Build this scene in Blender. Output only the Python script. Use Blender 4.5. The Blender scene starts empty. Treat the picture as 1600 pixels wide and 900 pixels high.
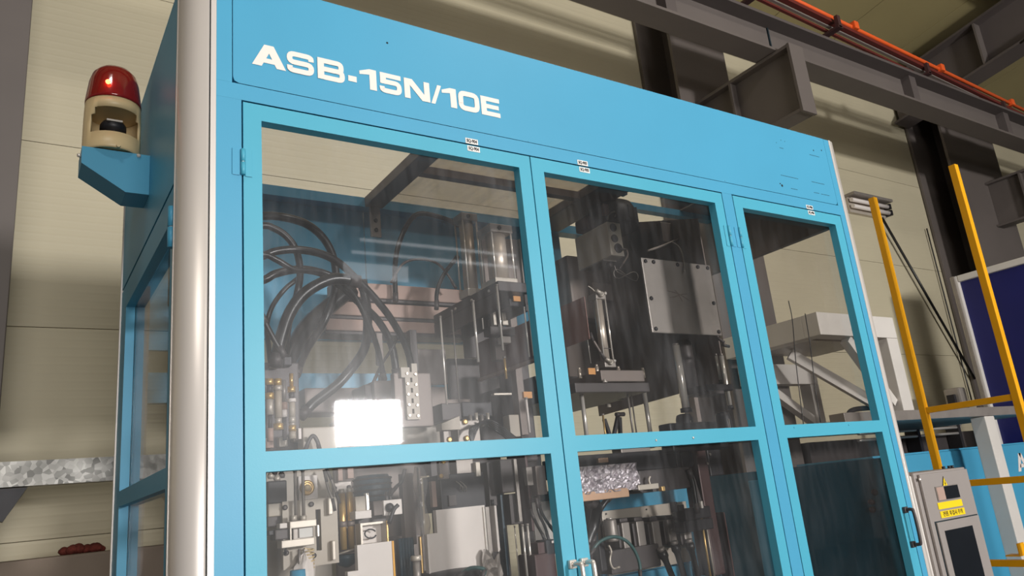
import bpy, bmesh, math, random
from mathutils import Vector, Matrix

# ------------------------------------------------------------------ camera, light, exposure
S = bpy.context.scene
COL = S.collection
random.seed(7)
FPX = 1193.106
CAM = Vector((-0.36357679, -1.68, 1.6))
ROT = Matrix(((0.8373309790321867, -0.06461568125105033, -0.542864297305931),
              (-0.5376472551718522, -0.2772502617866263, -0.7962836940095033),
              (-0.09905685518515535, 0.9586225044696738, -0.2668906768044124)))
cd = bpy.data.cameras.new('camera')
cd.sensor_width = 36.0
cd.lens = FPX * 36.0 / 1600.0
cd.clip_start = 0.05
co = bpy.data.objects.new('camera', cd)
co.matrix_world = Matrix.Translation(CAM) @ ROT.to_4x4()
COL.objects.link(co)
S.camera = co

w = bpy.data.worlds.new('hall_ambience')
S.world = w
w.use_nodes = True
bg = w.node_tree.nodes['Background']
bg.inputs[0].default_value = (1.0, 0.95, 0.9, 1)
bg.inputs[1].default_value = 0.125


def area(name, loc, aim, sx, sy, power, col=(1, 1, 1)):
    l = bpy.data.lights.new(name, 'AREA')
    l.shape = 'RECTANGLE'
    l.size = sx
    l.size_y = sy
    l.energy = power
    l.color = col
    o = bpy.data.objects.new(name, l)
    o.location = loc
    o.rotation_euler = (Vector(aim) - Vector(loc)).to_track_quat('-Z', 'Y').to_euler()
    COL.objects.link(o)
    return o


# daylight through the small high window behind the camera, plus an added frontal fill
area('high_window_daylight', (4.13, -8.95, 2.92), (4.13, 0, 2.92), 1.0, 0.62, 800, (1.0, 0.985, 0.96))
area('frontal_fill_light', (-0.6, -8.95, 2.5), (-0.6, 0, 2.5), 3.4, 2.8, 380, (1.0, 0.97, 0.93))
# hall lamps under the roof
for lx, ly in ((-1.6, -2.6), (3.4, -2.6)):
    area('high_bay_lamp_light', (lx, ly, 6.6), (lx, ly + 1.5, 0), 0.8, 0.5, 60, (1.0, 0.95, 0.88))

S.view_settings.view_transform = 'Standard'
S.view_settings.look = 'None'
S.view_settings.exposure = -0.16
S.view_settings.gamma = 1.0
S.view_settings.use_curve_mapping = False


# ------------------------------------------------------------------ helpers
def ray(u, v):
    return ROT @ Vector(((u - 800) / FPX, -(v - 450) / FPX, -1.0))


def at(u, v, y):
    """point at depth y (world Y) seen at photo position (u, v)"""
    d = ray(u, v)
    return CAM + d * ((y - CAM.y) / d.y)


def atx(u, v, x):
    d = ray(u, v)
    return CAM + d * ((x - CAM.x) / d.x)


def atz(u, v, z):
    d = ray(u, v)
    return CAM + d * ((z - CAM.z) / d.z)


def rect(u0, v0, u1, v1, y):
    a = at(u0, v0, y)
    b = at(u1, v1, y)
    return a.x, b.x, b.z, a.z


WORG = {}


class MB:
    def __init__(self):
        self.bm = bmesh.new()
        self.smooth = False

    def box(self, x0, x1, y0, y1, z0, z1, bev=0.0, M=None):
        if x1 < x0: x0, x1 = x1, x0
        if y1 < y0: y0, y1 = y1, y0
        if z1 < z0: z0, z1 = z1, z0
        r = bmesh.ops.create_cube(self.bm, size=1.0)
        vs = r['verts']
        for v in vs:
            v.co = Vector(((x0 + x1) / 2 + v.co.x * (x1 - x0), (y0 + y1) / 2 + v.co.y * (y1 - y0), (z0 + z1) / 2 + v.co.z * (z1 - z0)))
        if bev > 0:
            es = list({e for v in vs for e in v.link_edges})
            r = bmesh.ops.bevel(self.bm, geom=es, offset=bev, segments=2, profile=0.6, affect='EDGES')
            vs = list({v for f in r['faces'] for v in f.verts} | {v for v in vs if v.is_valid})
        if M is not None:
            for v in vs: v.co = M @ v.co
        return self

    def cyl(self, a, b, r, n=14, r2=None, caps=True):
        a = Vector(a); b = Vector(b)
        r2 = r if r2 is None else r2
        d = (b - a)
        q = d.to_track_quat('Z', 'Y').to_matrix()
        A = []; Bv = []
        for i in range(n):
            t = 2 * math.pi * i / n
            o = q @ Vector((math.cos(t), math.sin(t), 0))
            A.append(self.bm.verts.new(a + o * r)); Bv.append(self.bm.verts.new(b + o * r2))
        for i in range(n):
            f = self.bm.faces.new((A[i], A[(i + 1) % n], Bv[(i + 1) % n], Bv[i])); f.smooth = True
        if caps:
            self.bm.faces.new(A[::-1]); self.bm.faces.new(Bv)
        return self

    def lathe(self, c, prof, n=28, axis=(0, 0, 1), cap=True):
        """prof: list of (radius, height along axis)"""
        c = Vector(c)
        q = Vector(axis).to_track_quat('Z', 'Y').to_matrix()
        rings = []
        for r, h in prof:
            rings.append([self.bm.verts.new(c + q @ Vector((r * math.cos(2 * math.pi * i / n), r * math.sin(2 * math.pi * i / n), h))) for i in range(n)])
        for k in range(len(rings) - 1):
            for i in range(n):
                f = self.bm.faces.new((rings[k][i], rings[k][(i + 1) % n], rings[k + 1][(i + 1) % n], rings[k + 1][i])); f.smooth = True
        if cap:
            self.bm.faces.new(rings[0][::-1]); self.bm.faces.new(rings[-1])
        return self

    def tube(self, pts, r, n=10, sub=5):
        P = [Vector(p) for p in pts]
        if len(P) > 2 and sub > 1:
            Q = []
            E = [P[0] * 2 - P[1]] + P + [P[-1] * 2 - P[-2]]
            for i in range(1, len(E) - 2):
                p0, p1, p2, p3 = E[i - 1:i + 3]
                for k in range(sub):
                    t = k / sub
                    Q.append(0.5 * ((2 * p1) + (p2 - p0) * t + (2 * p0 - 5 * p1 + 4 * p2 - p3) * t * t + (3 * p1 - p0 - 3 * p2 + p3) * t ** 3))
            Q.append(P[-1])
            P = Q
        up = None
        rings = []
        for i, p in enumerate(P):
            d = (P[min(i + 1, len(P) - 1)] - P[max(i - 1, 0)]).normalized()
            if up is None:
                up = d.orthogonal().normalized()
            else:
                up = (up - d * up.dot(d)).normalized()
            s = d.cross(up)
            rings.append([self.bm.verts.new(p + (up * math.cos(2 * math.pi * k / n) + s * math.sin(2 * math.pi * k / n)) * r) for k in range(n)])
        for a, b in zip(rings, rings[1:]):
            for k in range(n):
                f = self.bm.faces.new((a[k], a[(k + 1) % n], b[(k + 1) % n], b[k])); f.smooth = True
        self.bm.faces.new(rings[0][::-1]); self.bm.faces.new(rings[-1])
        return self

    def prism(self, poly, off):
        """closed polygon (3D points) extruded by vector off"""
        off = Vector(off)
        A = [self.bm.verts.new(Vector(p)) for p in poly]
        Bv = [self.bm.verts.new(Vector(p) + off) for p in poly]
        self.bm.faces.new(A[::-1]); self.bm.faces.new(Bv)
        n = len(A)
        for i in range(n):
            self.bm.faces.new((A[i], A[(i + 1) % n], Bv[(i + 1) % n], Bv[i]))
        return self

    def build(self, name, mat, parent=None, smooth=False):
        bm = self.bm
        bmesh.ops.recalc_face_normals(bm, faces=bm.faces[:])
        xs = [v.co for v in bm.verts]
        lo = Vector((min(p.x for p in xs), min(p.y for p in xs), min(p.z for p in xs)))
        hi = Vector((max(p.x for p in xs), max(p.y for p in xs), max(p.z for p in xs)))
        c = Vector(((lo.x + hi.x) / 2, (lo.y + hi.y) / 2, lo.z))
        for v in bm.verts: v.co -= c
        if smooth:
            for f in bm.faces: f.smooth = True
        me = bpy.data.meshes.new(name)
        bm.to_mesh(me); bm.free()
        me.materials.append(mat)
        o = bpy.data.objects.new(name, me)
        COL.objects.link(o)
        o.location = c
        WORG[o.name] = c
        if parent is not None:
            o.parent = parent
            o.location = c - WORG[parent.name]
        return o


def thing(name, label, cat, org, group=None):
    o = bpy.data.objects.new(name, None)
    o.empty_display_size = 0.05
    COL.objects.link(o)
    o.location = org
    WORG[o.name] = Vector(org)
    o['label'] = label; o['category'] = cat
    if group: o['group'] = group
    return o


def tag(o, label, cat, group=None):
    o['label'] = label; o['category'] = cat
    if group: o['group'] = group
    return o


def struct(o):
    o['kind'] = 'structure'
    return o


def link_copy(o, d, parent=None):
    """copy of a part moved by d, sharing its mesh"""
    c = o.copy()
    COL.objects.link(c)
    c.location = o.location + Vector(d)
    WORG[c.name] = WORG[o.name] + Vector(d)
    if parent is not None: c.parent = parent
    return c


# ------------------------------------------------------------------ materials
def lin(c):
    return tuple(((x / 255) / 12.92 if x / 255 <= 0.04045 else ((x / 255 + 0.055) / 1.055) ** 2.4) for x in c)


def mat(name, rgb, rough=0.5, metal=0.0, var=0.06, scale=8.0, bump=0.0, bscale=60.0, stretch=None, spec=0.5, coat=0.0):
    m = bpy.data.materials.new(name)
    m.use_nodes = True
    nt = m.node_tree
    b = nt.nodes['Principled BSDF']
    b.inputs['Roughness'].default_value = rough
    b.inputs['Metallic'].default_value = metal
    b.inputs['Specular IOR Level'].default_value = spec
    b.inputs['Coat Weight'].default_value = coat
    tc = nt.nodes.new('ShaderNodeTexCoord')
    mp = nt.nodes.new('ShaderNodeMapping')
    if stretch: mp.inputs['Scale'].default_value = stretch
    nt.links.new(tc.outputs['Object'], mp.inputs[0])
    nz = nt.nodes.new('ShaderNodeTexNoise')
    nz.inputs['Scale'].default_value = scale
    nz.inputs['Detail'].default_value = 5
    nt.links.new(mp.outputs[0], nz.inputs['Vector'])
    r = nt.nodes.new('ShaderNodeValToRGB')
    c = lin(rgb)
    r.color_ramp.elements[0].position = 0.3
    r.color_ramp.elements[1].position = 0.7
    r.color_ramp.elements[0].color = tuple(x * (1 - var) for x in c) + (1,)
    r.color_ramp.elements[1].color = tuple(min(1, x * (1 + var)) for x in c) + (1,)
    nt.links.new(nz.outputs[0], r.inputs[0])
    nt.links.new(r.outputs[0], b.inputs['Base Color'])
    if bump > 0:
        n2 = nt.nodes.new('ShaderNodeTexNoise')
        n2.inputs['Scale'].default_value = bscale
        n2.inputs['Detail'].default_value = 4
        nt.links.new(mp.outputs[0], n2.inputs['Vector'])
        bp = nt.nodes.new('ShaderNodeBump')
        bp.inputs['Strength'].default_value = bump
        bp.inputs['Distance'].default_value = 0.01
        nt.links.new(n2.outputs[0], bp.inputs['Height'])
        nt.links.new(bp.outputs[0], b.inputs['Normal'])
    return m


M = {}
M['blue'] = mat('blue_enamel', (72, 156, 192), 0.42, var=0.025, scale=3, bump=0.02, bscale=250)
M['blue_door'] = mat('turquoise_blue_enamel', (74, 166, 192), 0.42, var=0.03, scale=3, bump=0.02, bscale=250)
M['alu'] = mat('anodised_aluminium', (222, 214, 208), 0.36, metal=0.35, var=0.02, scale=4, stretch=(1, 1, 0.05))
M['gap'] = mat('dark_gap_rubber', (14, 34, 42), 0.8)
M['letter'] = mat('white_vinyl_lettering', (236, 224, 216), 0.5, var=0.01)
M['sticker'] = mat('white_sticker_paper', (225, 222, 218), 0.6, var=0.02)
M['ink'] = mat('black_ink', (22, 20, 22), 0.6)
M['wall'] = mat('cream_wall_panel', (192, 182, 156), 0.55, var=0.05, scale=1.2, bump=0.0)
M['base'] = mat('grey_brown_concrete', (140, 125, 112), 0.85, var=0.12, scale=3, bump=0.15, bscale=20)
M['roof'] = mat('olive_roof_panel', (150, 138, 98), 0.7, var=0.08, scale=0.8)
M['steel_grey'] = mat('grey_painted_steel', (98, 90, 86), 0.55, var=0.06, scale=2)
M['clad'] = mat('dark_grey_cladding', (84, 76, 74), 0.6, var=0.08, scale=1.5)
M['orange'] = mat('orange_conductor_cover', (226, 92, 36), 0.5)
M['maroon'] = mat('maroon_painted_steel', (96, 32, 26), 0.6)
M['yellow'] = mat('yellow_safety_paint', (236, 166, 8), 0.42, var=0.04)
M['black'] = mat('black_rubber', (22, 21, 23), 0.32, var=0.15)
M['blackmetal'] = mat('black_oxide_steel', (40, 38, 42), 0.45, metal=0.3, var=0.12, scale=14)
M['dark'] = mat('dark_grey_steel', (76, 70, 70), 0.5, metal=0.25, var=0.1, scale=10)
M['partition'] = mat('dull_grey_sheet', (126, 114, 108), 0.5, metal=0.2, var=0.08, scale=4)
M['midgrey'] = mat('mid_grey_metal', (150, 142, 136), 0.42, metal=0.4, var=0.08, scale=12)
M['plate'] = mat('bare_light_steel', (196, 186, 174), 0.42, metal=0.35, var=0.06, scale=10)
M['beige'] = mat('warm_grey_enamel', (176, 164, 150), 0.45, var=0.05, scale=8)
M['white'] = mat('white_enamel', (226, 216, 210), 0.5, var=0.04, scale=8)
M['chrome'] = mat('chromed_steel', (230, 222, 214), 0.22, metal=0.45, var=0.02)
M['brushed'] = mat('brushed_aluminium_tube', (208, 194, 180), 0.36, metal=0.5, var=0.04, scale=30)
M['brass'] = mat('brass', (214, 176, 112), 0.32, metal=0.6, var=0.1, scale=30)
M['redbrown'] = mat('red_brown_sheet', (128, 88, 80), 0.5, var=0.06, scale=6)
M['tan'] = mat('brown_pink_reflection_and_trim', (172, 144, 132), 0.55, var=0.05, scale=6)
M['orange_tag'] = mat('orange_paper_tag', (214, 150, 84), 0.6)
M['foil'] = mat('crinkled_silver_foil', (196, 188, 194), 0.36, metal=0.7, var=0.12, scale=20, bump=1.0, bscale=55)
M['copper'] = mat('copper_tube', (206, 168, 140), 0.35, metal=0.7)
M['teal_hose'] = mat('green_black_hose', (58, 92, 92), 0.35)
M['navy'] = mat('navy_blue_curtain', (22, 26, 92), 0.35, var=0.1, scale=2)
M['cream'] = mat('cream_plastic', (214, 190, 146), 0.4, var=0.02)
M['rag'] = mat('dark_red_cloth', (112, 48, 38), 0.9, var=0.3, scale=40, bump=0.6, bscale=90)
M['lightgrey'] = mat('pale_grey_paint', (206, 200, 194), 0.55, var=0.05, scale=4)
M['boxgrey'] = mat('grey_powder_coat', (146, 138, 134), 0.5, var=0.02)
M['screen'] = mat('dark_screen_glass', (20, 24, 30), 0.25, var=0.1, scale=20)
M['warn'] = mat('warning_yellow', (240, 206, 20), 0.5)
M['concrete'] = mat('floor_concrete', (84, 84, 80), 0.6, var=0.08, scale=1.5)
M['hallwall'] = mat('hall_wall_sheet', (150, 146, 138), 0.7)
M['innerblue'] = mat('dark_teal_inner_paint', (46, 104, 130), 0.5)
M['tealblack'] = mat('teal_black_bellows', (30, 62, 78), 0.4)
M['purple'] = mat('maroon_brown_steel', (74, 50, 50), 0.45, metal=0.2)

# galvanised spangle
m = mat('galvanised_zinc', (188, 184, 178), 0.4, metal=0.55)
nt = m.node_tree
vo = nt.nodes.new('ShaderNodeTexVoronoi'); vo.inputs['Scale'].default_value = 48
n2 = nt.nodes.new('ShaderNodeTexNoise'); n2.inputs['Scale'].default_value = 9
rr = nt.nodes.new('ShaderNodeValToRGB')
rr.color_ramp.elements[0].position = 0.3; rr.color_ramp.elements[1].position = 0.72
rr.color_ramp.elements[0].color = (0.1, 0.097, 0.09, 1); rr.color_ramp.elements[1].color = (0.36, 0.35, 0.33, 1)
mx = nt.nodes.new('ShaderNodeMix'); mx.data_type = 'RGBA'; mx.inputs[0].default_value = 0.5
tc = nt.nodes.new('ShaderNodeTexCoord')
nt.links.new(tc.outputs['Object'], vo.inputs['Vector']); nt.links.new(tc.outputs['Object'], n2.inputs['Vector'])
nt.links.new(vo.outputs['Color'], mx.inputs[6]); nt.links.new(n2.outputs[0], mx.inputs[7])
nt.links.new(mx.outputs[2], rr.inputs[0]); nt.links.new(rr.outputs[0], nt.nodes['Principled BSDF'].inputs['Base Color'])
M['galv'] = m


# acrylic panes: see-through sheet with a reflecting skin and a thin film of scratches and dust
def pane_mat(name, tint, haze, seed, sheen=0.007):
    m = bpy.data.materials.new(name); m.use_nodes = True
    nt = m.node_tree; nt.nodes.clear()
    out = nt.nodes.new('ShaderNodeOutputMaterial')
    tr = nt.nodes.new('ShaderNodeBsdfTransparent'); tr.inputs[0].default_value = tint + (1,)
    gl = nt.nodes.new('ShaderNodeBsdfGlossy'); gl.inputs['Roughness'].default_value = 0.025
    fr = nt.nodes.new('ShaderNodeFresnel'); fr.inputs[0].default_value = 1.45
    mix = nt.nodes.new('ShaderNodeMixShader')
    ge = nt.nodes.new('ShaderNodeNewGeometry')
    io = nt.nodes.new('ShaderNodeMapRange'); io.inputs[3].default_value = 1.45; io.inputs[4].default_value = 1 / 1.45
    nt.links.new(ge.outputs['Backfacing'], io.inputs[0]); nt.links.new(io.outputs[0], fr.inputs[0])
    nt.links.new(fr.outputs[0], mix.inputs[0]); nt.links.new(tr.outputs[0], mix.inputs[1]); nt.links.new(gl.outputs[0], mix.inputs[2])
    df = nt.nodes.new('ShaderNodeBsdfDiffuse'); df.inputs[0].default_value = (0.8, 0.79, 0.82, 1)
    tc = nt.nodes.new('ShaderNodeTexCoord')
    mp = nt.nodes.new('ShaderNodeMapping'); mp.inputs['Rotation'].default_value = (0, 0.45, 0); mp.inputs['Scale'].default_value = (14, 1, 2.6); mp.inputs['Location'].default_value = (seed, 0, seed * 0.7)
    nz = nt.nodes.new('ShaderNodeTexNoise'); nz.inputs['Scale'].default_value = 3; nz.inputs['Detail'].default_value = 6
    n3 = nt.nodes.new('ShaderNodeTexNoise'); n3.inputs['Scale'].default_value = 2.6; n3.inputs['Detail'].default_value = 2
    mp3 = nt.nodes.new('ShaderNodeMapping'); mp3.inputs['Location'].default_value = (seed * 2.1, 0, seed)
    nt.links.new(tc.outputs['Object'], mp.inputs[0]); nt.links.new(mp.outputs[0], nz.inputs['Vector'])
    nt.links.new(tc.outputs['Object'], mp3.inputs[0]); nt.links.new(mp3.outputs[0], n3.inputs['Vector'])
    ra = nt.nodes.new('ShaderNodeMapRange'); ra.inputs[1].default_value = 0.4; ra.inputs[2].default_value = 0.8; ra.inputs[3].default_value = 0.3; ra.inputs[4].default_value = 1.0
    rb = nt.nodes.new('ShaderNodeMapRange'); rb.inputs[1].default_value = 0.42; rb.inputs[2].default_value = 0.7; rb.inputs[3].default_value = 0.25; rb.inputs[4].default_value = 1.0
    nt.links.new(nz.outputs[0], ra.inputs[0]); nt.links.new(n3.outputs[0], rb.inputs[0])
    mu = nt.nodes.new('ShaderNodeMath'); mu.operation = 'MULTIPLY'
    nt.links.new(ra.outputs[0], mu.inputs[0]); nt.links.new(rb.outputs[0], mu.inputs[1])
    m2 = nt.nodes.new('ShaderNodeMath'); m2.operation = 'MULTIPLY'; m2.inputs[1].default_value = haze
    nt.links.new(mu.outputs[0], m2.inputs[0])
    mix2 = nt.nodes.new('ShaderNodeMixShader')
    nt.links.new(m2.outputs[0], mix2.inputs[0]); nt.links.new(mix.outputs[0], mix2.inputs[1]); nt.links.new(df.outputs[0], mix2.inputs[2])
    g2 = nt.nodes.new('ShaderNodeBsdfGlossy'); g2.inputs['Roughness'].default_value = 0.3
    mix3 = nt.nodes.new('ShaderNodeMixShader'); mix3.inputs[0].default_value = sheen
    nt.links.new(mix2.outputs[0], mix3.inputs[1]); nt.links.new(g2.outputs[0], mix3.inputs[2])
    nt.links.new(mix3.outputs[0], out.inputs[0])
    return m


M['pane'] = pane_mat('clear_acrylic', (0.955, 0.955, 0.96), 0.08, 1.9)
M['pane2'] = pane_mat('clear_acrylic_b', (0.95, 0.95, 0.95), 0.05, 3.7)
M['pane3'] = pane_mat('smoked_acrylic', (0.90, 0.89, 0.88), 0.025, 8.1)
M['film'] = pane_mat('dusty_plastic_film', (0.78, 0.75, 0.72), 0.35, 5.5)

m = bpy.data.materials.new('red_lens_plastic'); m.use_nodes = True
b = m.node_tree.nodes['Principled BSDF']
b.inputs['Base Color'].default_value = (0.33, 0.012, 0.012, 1); b.inputs['Roughness'].default_value = 0.12
b.inputs['Transmission Weight'].default_value = 0.35; b.inputs['Coat Weight'].default_value = 0.4
M['redlens'] = m
m = bpy.data.materials.new('lit_red_bulb'); m.use_nodes = True
b = m.node_tree.nodes['Principled BSDF']
b.inputs['Base Color'].default_value = (1, 0.1, 0.05, 1); b.inputs['Emission Color'].default_value = (1, 0.08, 0.03, 1); b.inputs['Emission Strength'].default_value = 14
M['bulb'] = m

m = bpy.data.materials.new('daylit_glazing'); m.use_nodes = True
b = m.node_tree.nodes['Principled BSDF']
b.inputs['Base Color'].default_value = (0.8, 0.8, 0.8, 1); b.inputs['Emission Color'].default_value = (0.95, 0.98, 1, 1); b.inputs['Emission Strength'].default_value = 2.6
M['daylit'] = m
# wall panels: fine horizontal ribs
nt = M['wall'].node_tree
tc = nt.nodes.new('ShaderNodeTexCoord')
sp = nt.nodes.new('ShaderNodeSeparateXYZ'); nt.links.new(tc.outputs['Object'], sp.inputs[0])
sn = nt.nodes.new('ShaderNodeMath'); sn.operation = 'MULTIPLY'; sn.inputs[1].default_value = 2 * math.pi / 0.082
nt.links.new(sp.outputs['Z'], sn.inputs[0])
s2 = nt.nodes.new('ShaderNodeMath'); s2.operation = 'SINE'; nt.links.new(sn.outputs[0], s2.inputs[0])
pw = nt.nodes.new('ShaderNodeMath'); pw.operation = 'POWER'; pw.inputs[1].default_value = 8; nt.links.new(s2.outputs[0], pw.inputs[0])
bp = nt.nodes.new('ShaderNodeBump'); bp.inputs['Strength'].default_value = 0.1; bp.inputs['Distance'].default_value = 0.01
nt.links.new(pw.outputs[0], bp.inputs['Height']); nt.links.new(bp.outputs[0], nt.nodes['Principled BSDF'].inputs['Normal'])

# ------------------------------------------------------------------ hall structure
WY = 2.5
struct(MB().box(-7, 16, -9.2, 2.9, -0.12, 0).build('floor', M['concrete']))

wall = struct(MB().box(-7, 16, WY + 0.03, WY + 0.13, 0, 6.1).build('wall_back', M['wall']))
zs = [0.0, 0.66, 1.64, 2.62, 3.585, 4.6, 5.58, 6.1]
for z0, z1 in zip(zs, zs[1:]):
    MB().box(-7, 16, WY, WY + 0.04, z0 + 0.0015, z1 - 0.0015, bev=0.0015).build('wall_panel', M['wall'], wall)

# wall behind the camera with the small high window and an opening added for fill
YF = -9.0
fw = MB()
for x0, x1, z0, z1 in ((-7, -2.32, 0, 7.6), (-2.32, 1.12, 3.92, 7.6), (-2.32, 1.12, 0, 1.08), (1.12, 3.62, 0, 7.6), (3.62, 4.64, 0, 2.6), (3.62, 4.64, 3.24, 7.6), (4.64, 16, 0, 7.6)):
    fw.box(x0, x1, YF - 0.2, YF, z0, z1)
struct(fw.build('wall_front', M['hallwall']))
d1 = MB()
for x0, x1, z0, z1 in ((-2.42, -2.32, 0.98, 4.02), (1.12, 1.22, 0.98, 4.02), (-2.42, 1.22, 3.92, 4.02), (-2.42, 1.22, 0.98, 1.08)):
    d1.box(x0, x1, YF - 0.05, YF + 0.03, z0, z1)
struct(d1.build('window_5', M['steel_grey']))  # frame around the opening added for the fill light
d1 = MB()
for x0, x1, z0, z1 in ((3.56, 3.62, 2.54, 3.3), (4.64, 4.7, 2.54, 3.3), (3.56, 4.7, 2.54, 2.6), (3.56, 4.7, 3.24, 3.3)):
    d1.box(x0, x1, YF - 0.05, YF + 0.03, z0, z1)
struct(d1.build('window_1', M['lightgrey']))
# narrow clerestory lights high in the same wall
for i, (x0, x1, z0, z1) in enumerate(((4.15, 7.2, 5.79, 5.84), (4.0, 7.2, 5.57, 5.62), (3.85, 4.95, 5.16, 5.42))):
    struct(MB().box(x0, x1, YF + 0.002, YF + 0.012, z0, z1).build('window_%d' % (i + 2), M['daylit']))

# sloping roof
SL = 0.15
Z0R = 6.1
def rz(y): return Z0R + SL * (WY - y)
ceil = struct(MB().prism([(-7, -3.0, rz(-3) + 0.1), (-7, 2.7, rz(2.7) + 0.1), (-7, 2.7, rz(2.7) + 0.2), (-7, -3.0, rz(-3) + 0.2)], (23, 0, 0)).build('ceiling', M['roof']))
for i in range(23):
    x = -7 + i
    MB().prism([(x + 0.006, -3.0, rz(-3)), (x + 0.006, 2.5, rz(2.5)), (x + 0.006, 2.5, rz(2.5) + 0.1), (x + 0.006, -3.0, rz(-3) + 0.1)], (0.988, 0, 0)).build('roof_panel', M['roof'], ceil)
for y, lab in ((0.9, 'grey roof purlin nearest the cream wall, above the crane rail'), (-0.75, 'grey roof purlin further up the olive roof, meeting the dark rafter')):
    z = rz(y)
    p = MB().box(-7, 16, y - 0.04, y + 0.04, z - 0.03, z - 0.004).box(-7, 16, y - 0.04, y - 0.02, z - 0.2, z - 0.03).box(-7, 16, y - 0.04, y + 0.05, z - 0.215, z - 0.195)
    tag(p.build('roof_purlin', M['steel_grey']), lab, 'beam', 'roof purlins')
rf = thing('roof_rafter', 'dark deep rafter crossing below the olive roof at top right', 'beam', (8.2, 0, 5.6))
MB().prism([(8.15, -3, rz(-3) - 0.75), (8.15, 2.45, rz(2.45) - 0.75), (8.15, 2.45, rz(2.45) - 0.23), (8.15, -3, rz(-3) - 0.23)], (0.03, 0, 0)).build('web', M['clad'], rf)
for dz in (0.77, 0.25):
    MB().prism([(8.02, -3, rz(-3) - dz), (8.02, 2.45, rz(2.45) - dz), (8.02, 2.45, rz(2.45) - dz + 0.025), (8.02, -3, rz(-3) - dz + 0.025)], (0.3, 0, 0)).build('flange', M['clad'], rf)
for y in (1.4, 0.4, -0.6, -1.6):
    MB().box(8.03, 8.16, y - 0.01, y + 0.01, rz(y) - 0.74, rz(y) - 0.24).build('stiffener', M['steel_grey'], rf)
tag(MB().tube([(8.0, -1.2, 6.45), (7.6, -0.2, 5.75), (7.5, 0.3, 5.5), (7.6, 0.9, 5.35)], 0.012).build('power_cable', M['black']), 'thin black cable hanging below the rafter at top right', 'cable')


def column(x0, x1, y0, y1, label):
    t = thing('steel_column', label, 'column', ((x0 + x1) / 2, (y0 + y1) / 2, 0), 'steel columns along the cream wall')
    MB().box(x0, x1, y0, y0 + 0.03, 0, 6.0, bev=0.003).build('flange', M['steel_grey'], t)
    MB().box(x0, x1, y1 - 0.03, y1, 0, 6.0, bev=0.003).build('flange', M['steel_grey'], t)
    MB().box((x0 + x1) / 2 - 0.012, (x0 + x1) / 2 + 0.012, y0 + 0.03, y1 - 0.03, 0, 6.0).build('web', M['steel_grey'], t)
    return t


column(-1.03, -0.392, 2.12, 2.49, 'grey steel column at the left edge beside the warning beacon')
column(4.058, 4.714, 2.1, 2.49, 'grey steel column rising above the blue cabinet behind the stub bracket')
column(8.3, 9.5, 2.1, 2.49, 'dark grey steel column at right behind the yellow ladder top')


def corbel(x, label):
    t = thing('crane_bracket', label, 'bracket', (x, 1.65, 4.05), 'stub brackets carrying the crane beam')
    MB().box(x - 0.012, x + 0.012, 1.19, 2.098, 4.075, 4.57).build('web', M['steel_grey'], t)
    MB().box(x - 0.078, x + 0.078, 1.19, 2.098, 4.57, 4.595, bev=0.003).build('top_flange', M['steel_grey'], t)
    MB().box(x - 0.078, x + 0.078, 1.19, 2.098, 4.05, 4.075, bev=0.003).build('bottom_flange', M['steel_grey'], t)
    MB().box(x - 0.08, x + 0.08, 1.165, 1.19, 4.045, 4.598, bev=0.003).build('end_plate', M['steel_grey'], t)
    MB().box(x - 0.075, x - 0.013, 1.73, 1.75, 4.075, 4.57).build('stiffener', M['steel_grey'], t)


corbel(4.297, 'grey stub bracket with pale end plate jutting out above the blue header')
corbel(9.06, 'dark stub bracket on the far column behind the yellow ladder')

rb = thing('crane_runway_beam', 'long grey crane runway beam resting on the stub brackets along the wall', 'beam', (4, 1.37, 4.6))
MB().box(-4, 14, 1.28, 1.47, 4.6, 4.622, bev=0.003).build('bottom_flange', M['steel_grey'], rb)
MB().box(-4, 14, 1.367, 1.383, 4.622, 4.86).build('web', M['steel_grey'], rb)
MB().box(-4, 14, 1.25, 1.5, 4.86, 4.885, bev=0.003).build('top_flange', M['clad'], rb)
for u, v in ((1425, 150), (1575, 215), (1040, 0)):
    p = at(u, v, 1.33)
    MB().box(p.x - 0.05, p.x + 0.05, 1.29, 1.367, 4.622, 4.86).build('stiffener', M['clad'], rb)
sx = at(1204, 60, 1.35).x
MB().box(sx - 0.006, sx + 0.006, 1.355, 1.368, 4.622, 4.86).build('splice_seam', M['gap'], rb)
tag(MB().box(-4, 14, 1.34, 1.42, 4.885, 4.93, bev=0.01).box(-4, 14, 1.36, 1.4, 4.93, 4.97).build('crane_rail', M['clad']), 'dark crane rail lying along the top of the runway beam', 'rail')

# conductor bars beside the crane rail
cb = thing('conductor_bar_run', 'orange conductor bar with maroon carriers running along the crane beam', 'power rail', (6, 1.1, 5.0))
def bar(u0, v0, u1, v1, z, r, name, m, box=None):
    a = atz(u0, v0, z); b_ = atz(u1, v1, z)
    d = (b_ - a)
    a2 = a - d * 0.8; b2 = b_ + d * 0.5
    if box:
        s = Vector((0, box[0], 0)); h = Vector((0, 0, box[1]))
        MB().prism([a2 - s, a2 + s, a2 + s + h, a2 - s + h], b2 - a2).build(name, m, cb)
    else:
        MB().cyl(a2, b2, r, n=10).build(name, m, cb)
bar(1242, 0, 1600, 172, 5.12, 0.017, 'conductor_cover', M['orange'])
bar(1222, 0, 1600, 184, 5.06, 0, 'carrier_channel', M['maroon'], (0.022, 0.03))
bar(1200, 7, 1450, 126, 5.02, 0, 'carrier_flat', M['maroon'], (0.012, 0.02))
bar(1203, 0, 1440, 112, 5.04, 0, 'earth_strip', M['midgrey'], (0.012, 0.012))
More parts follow.
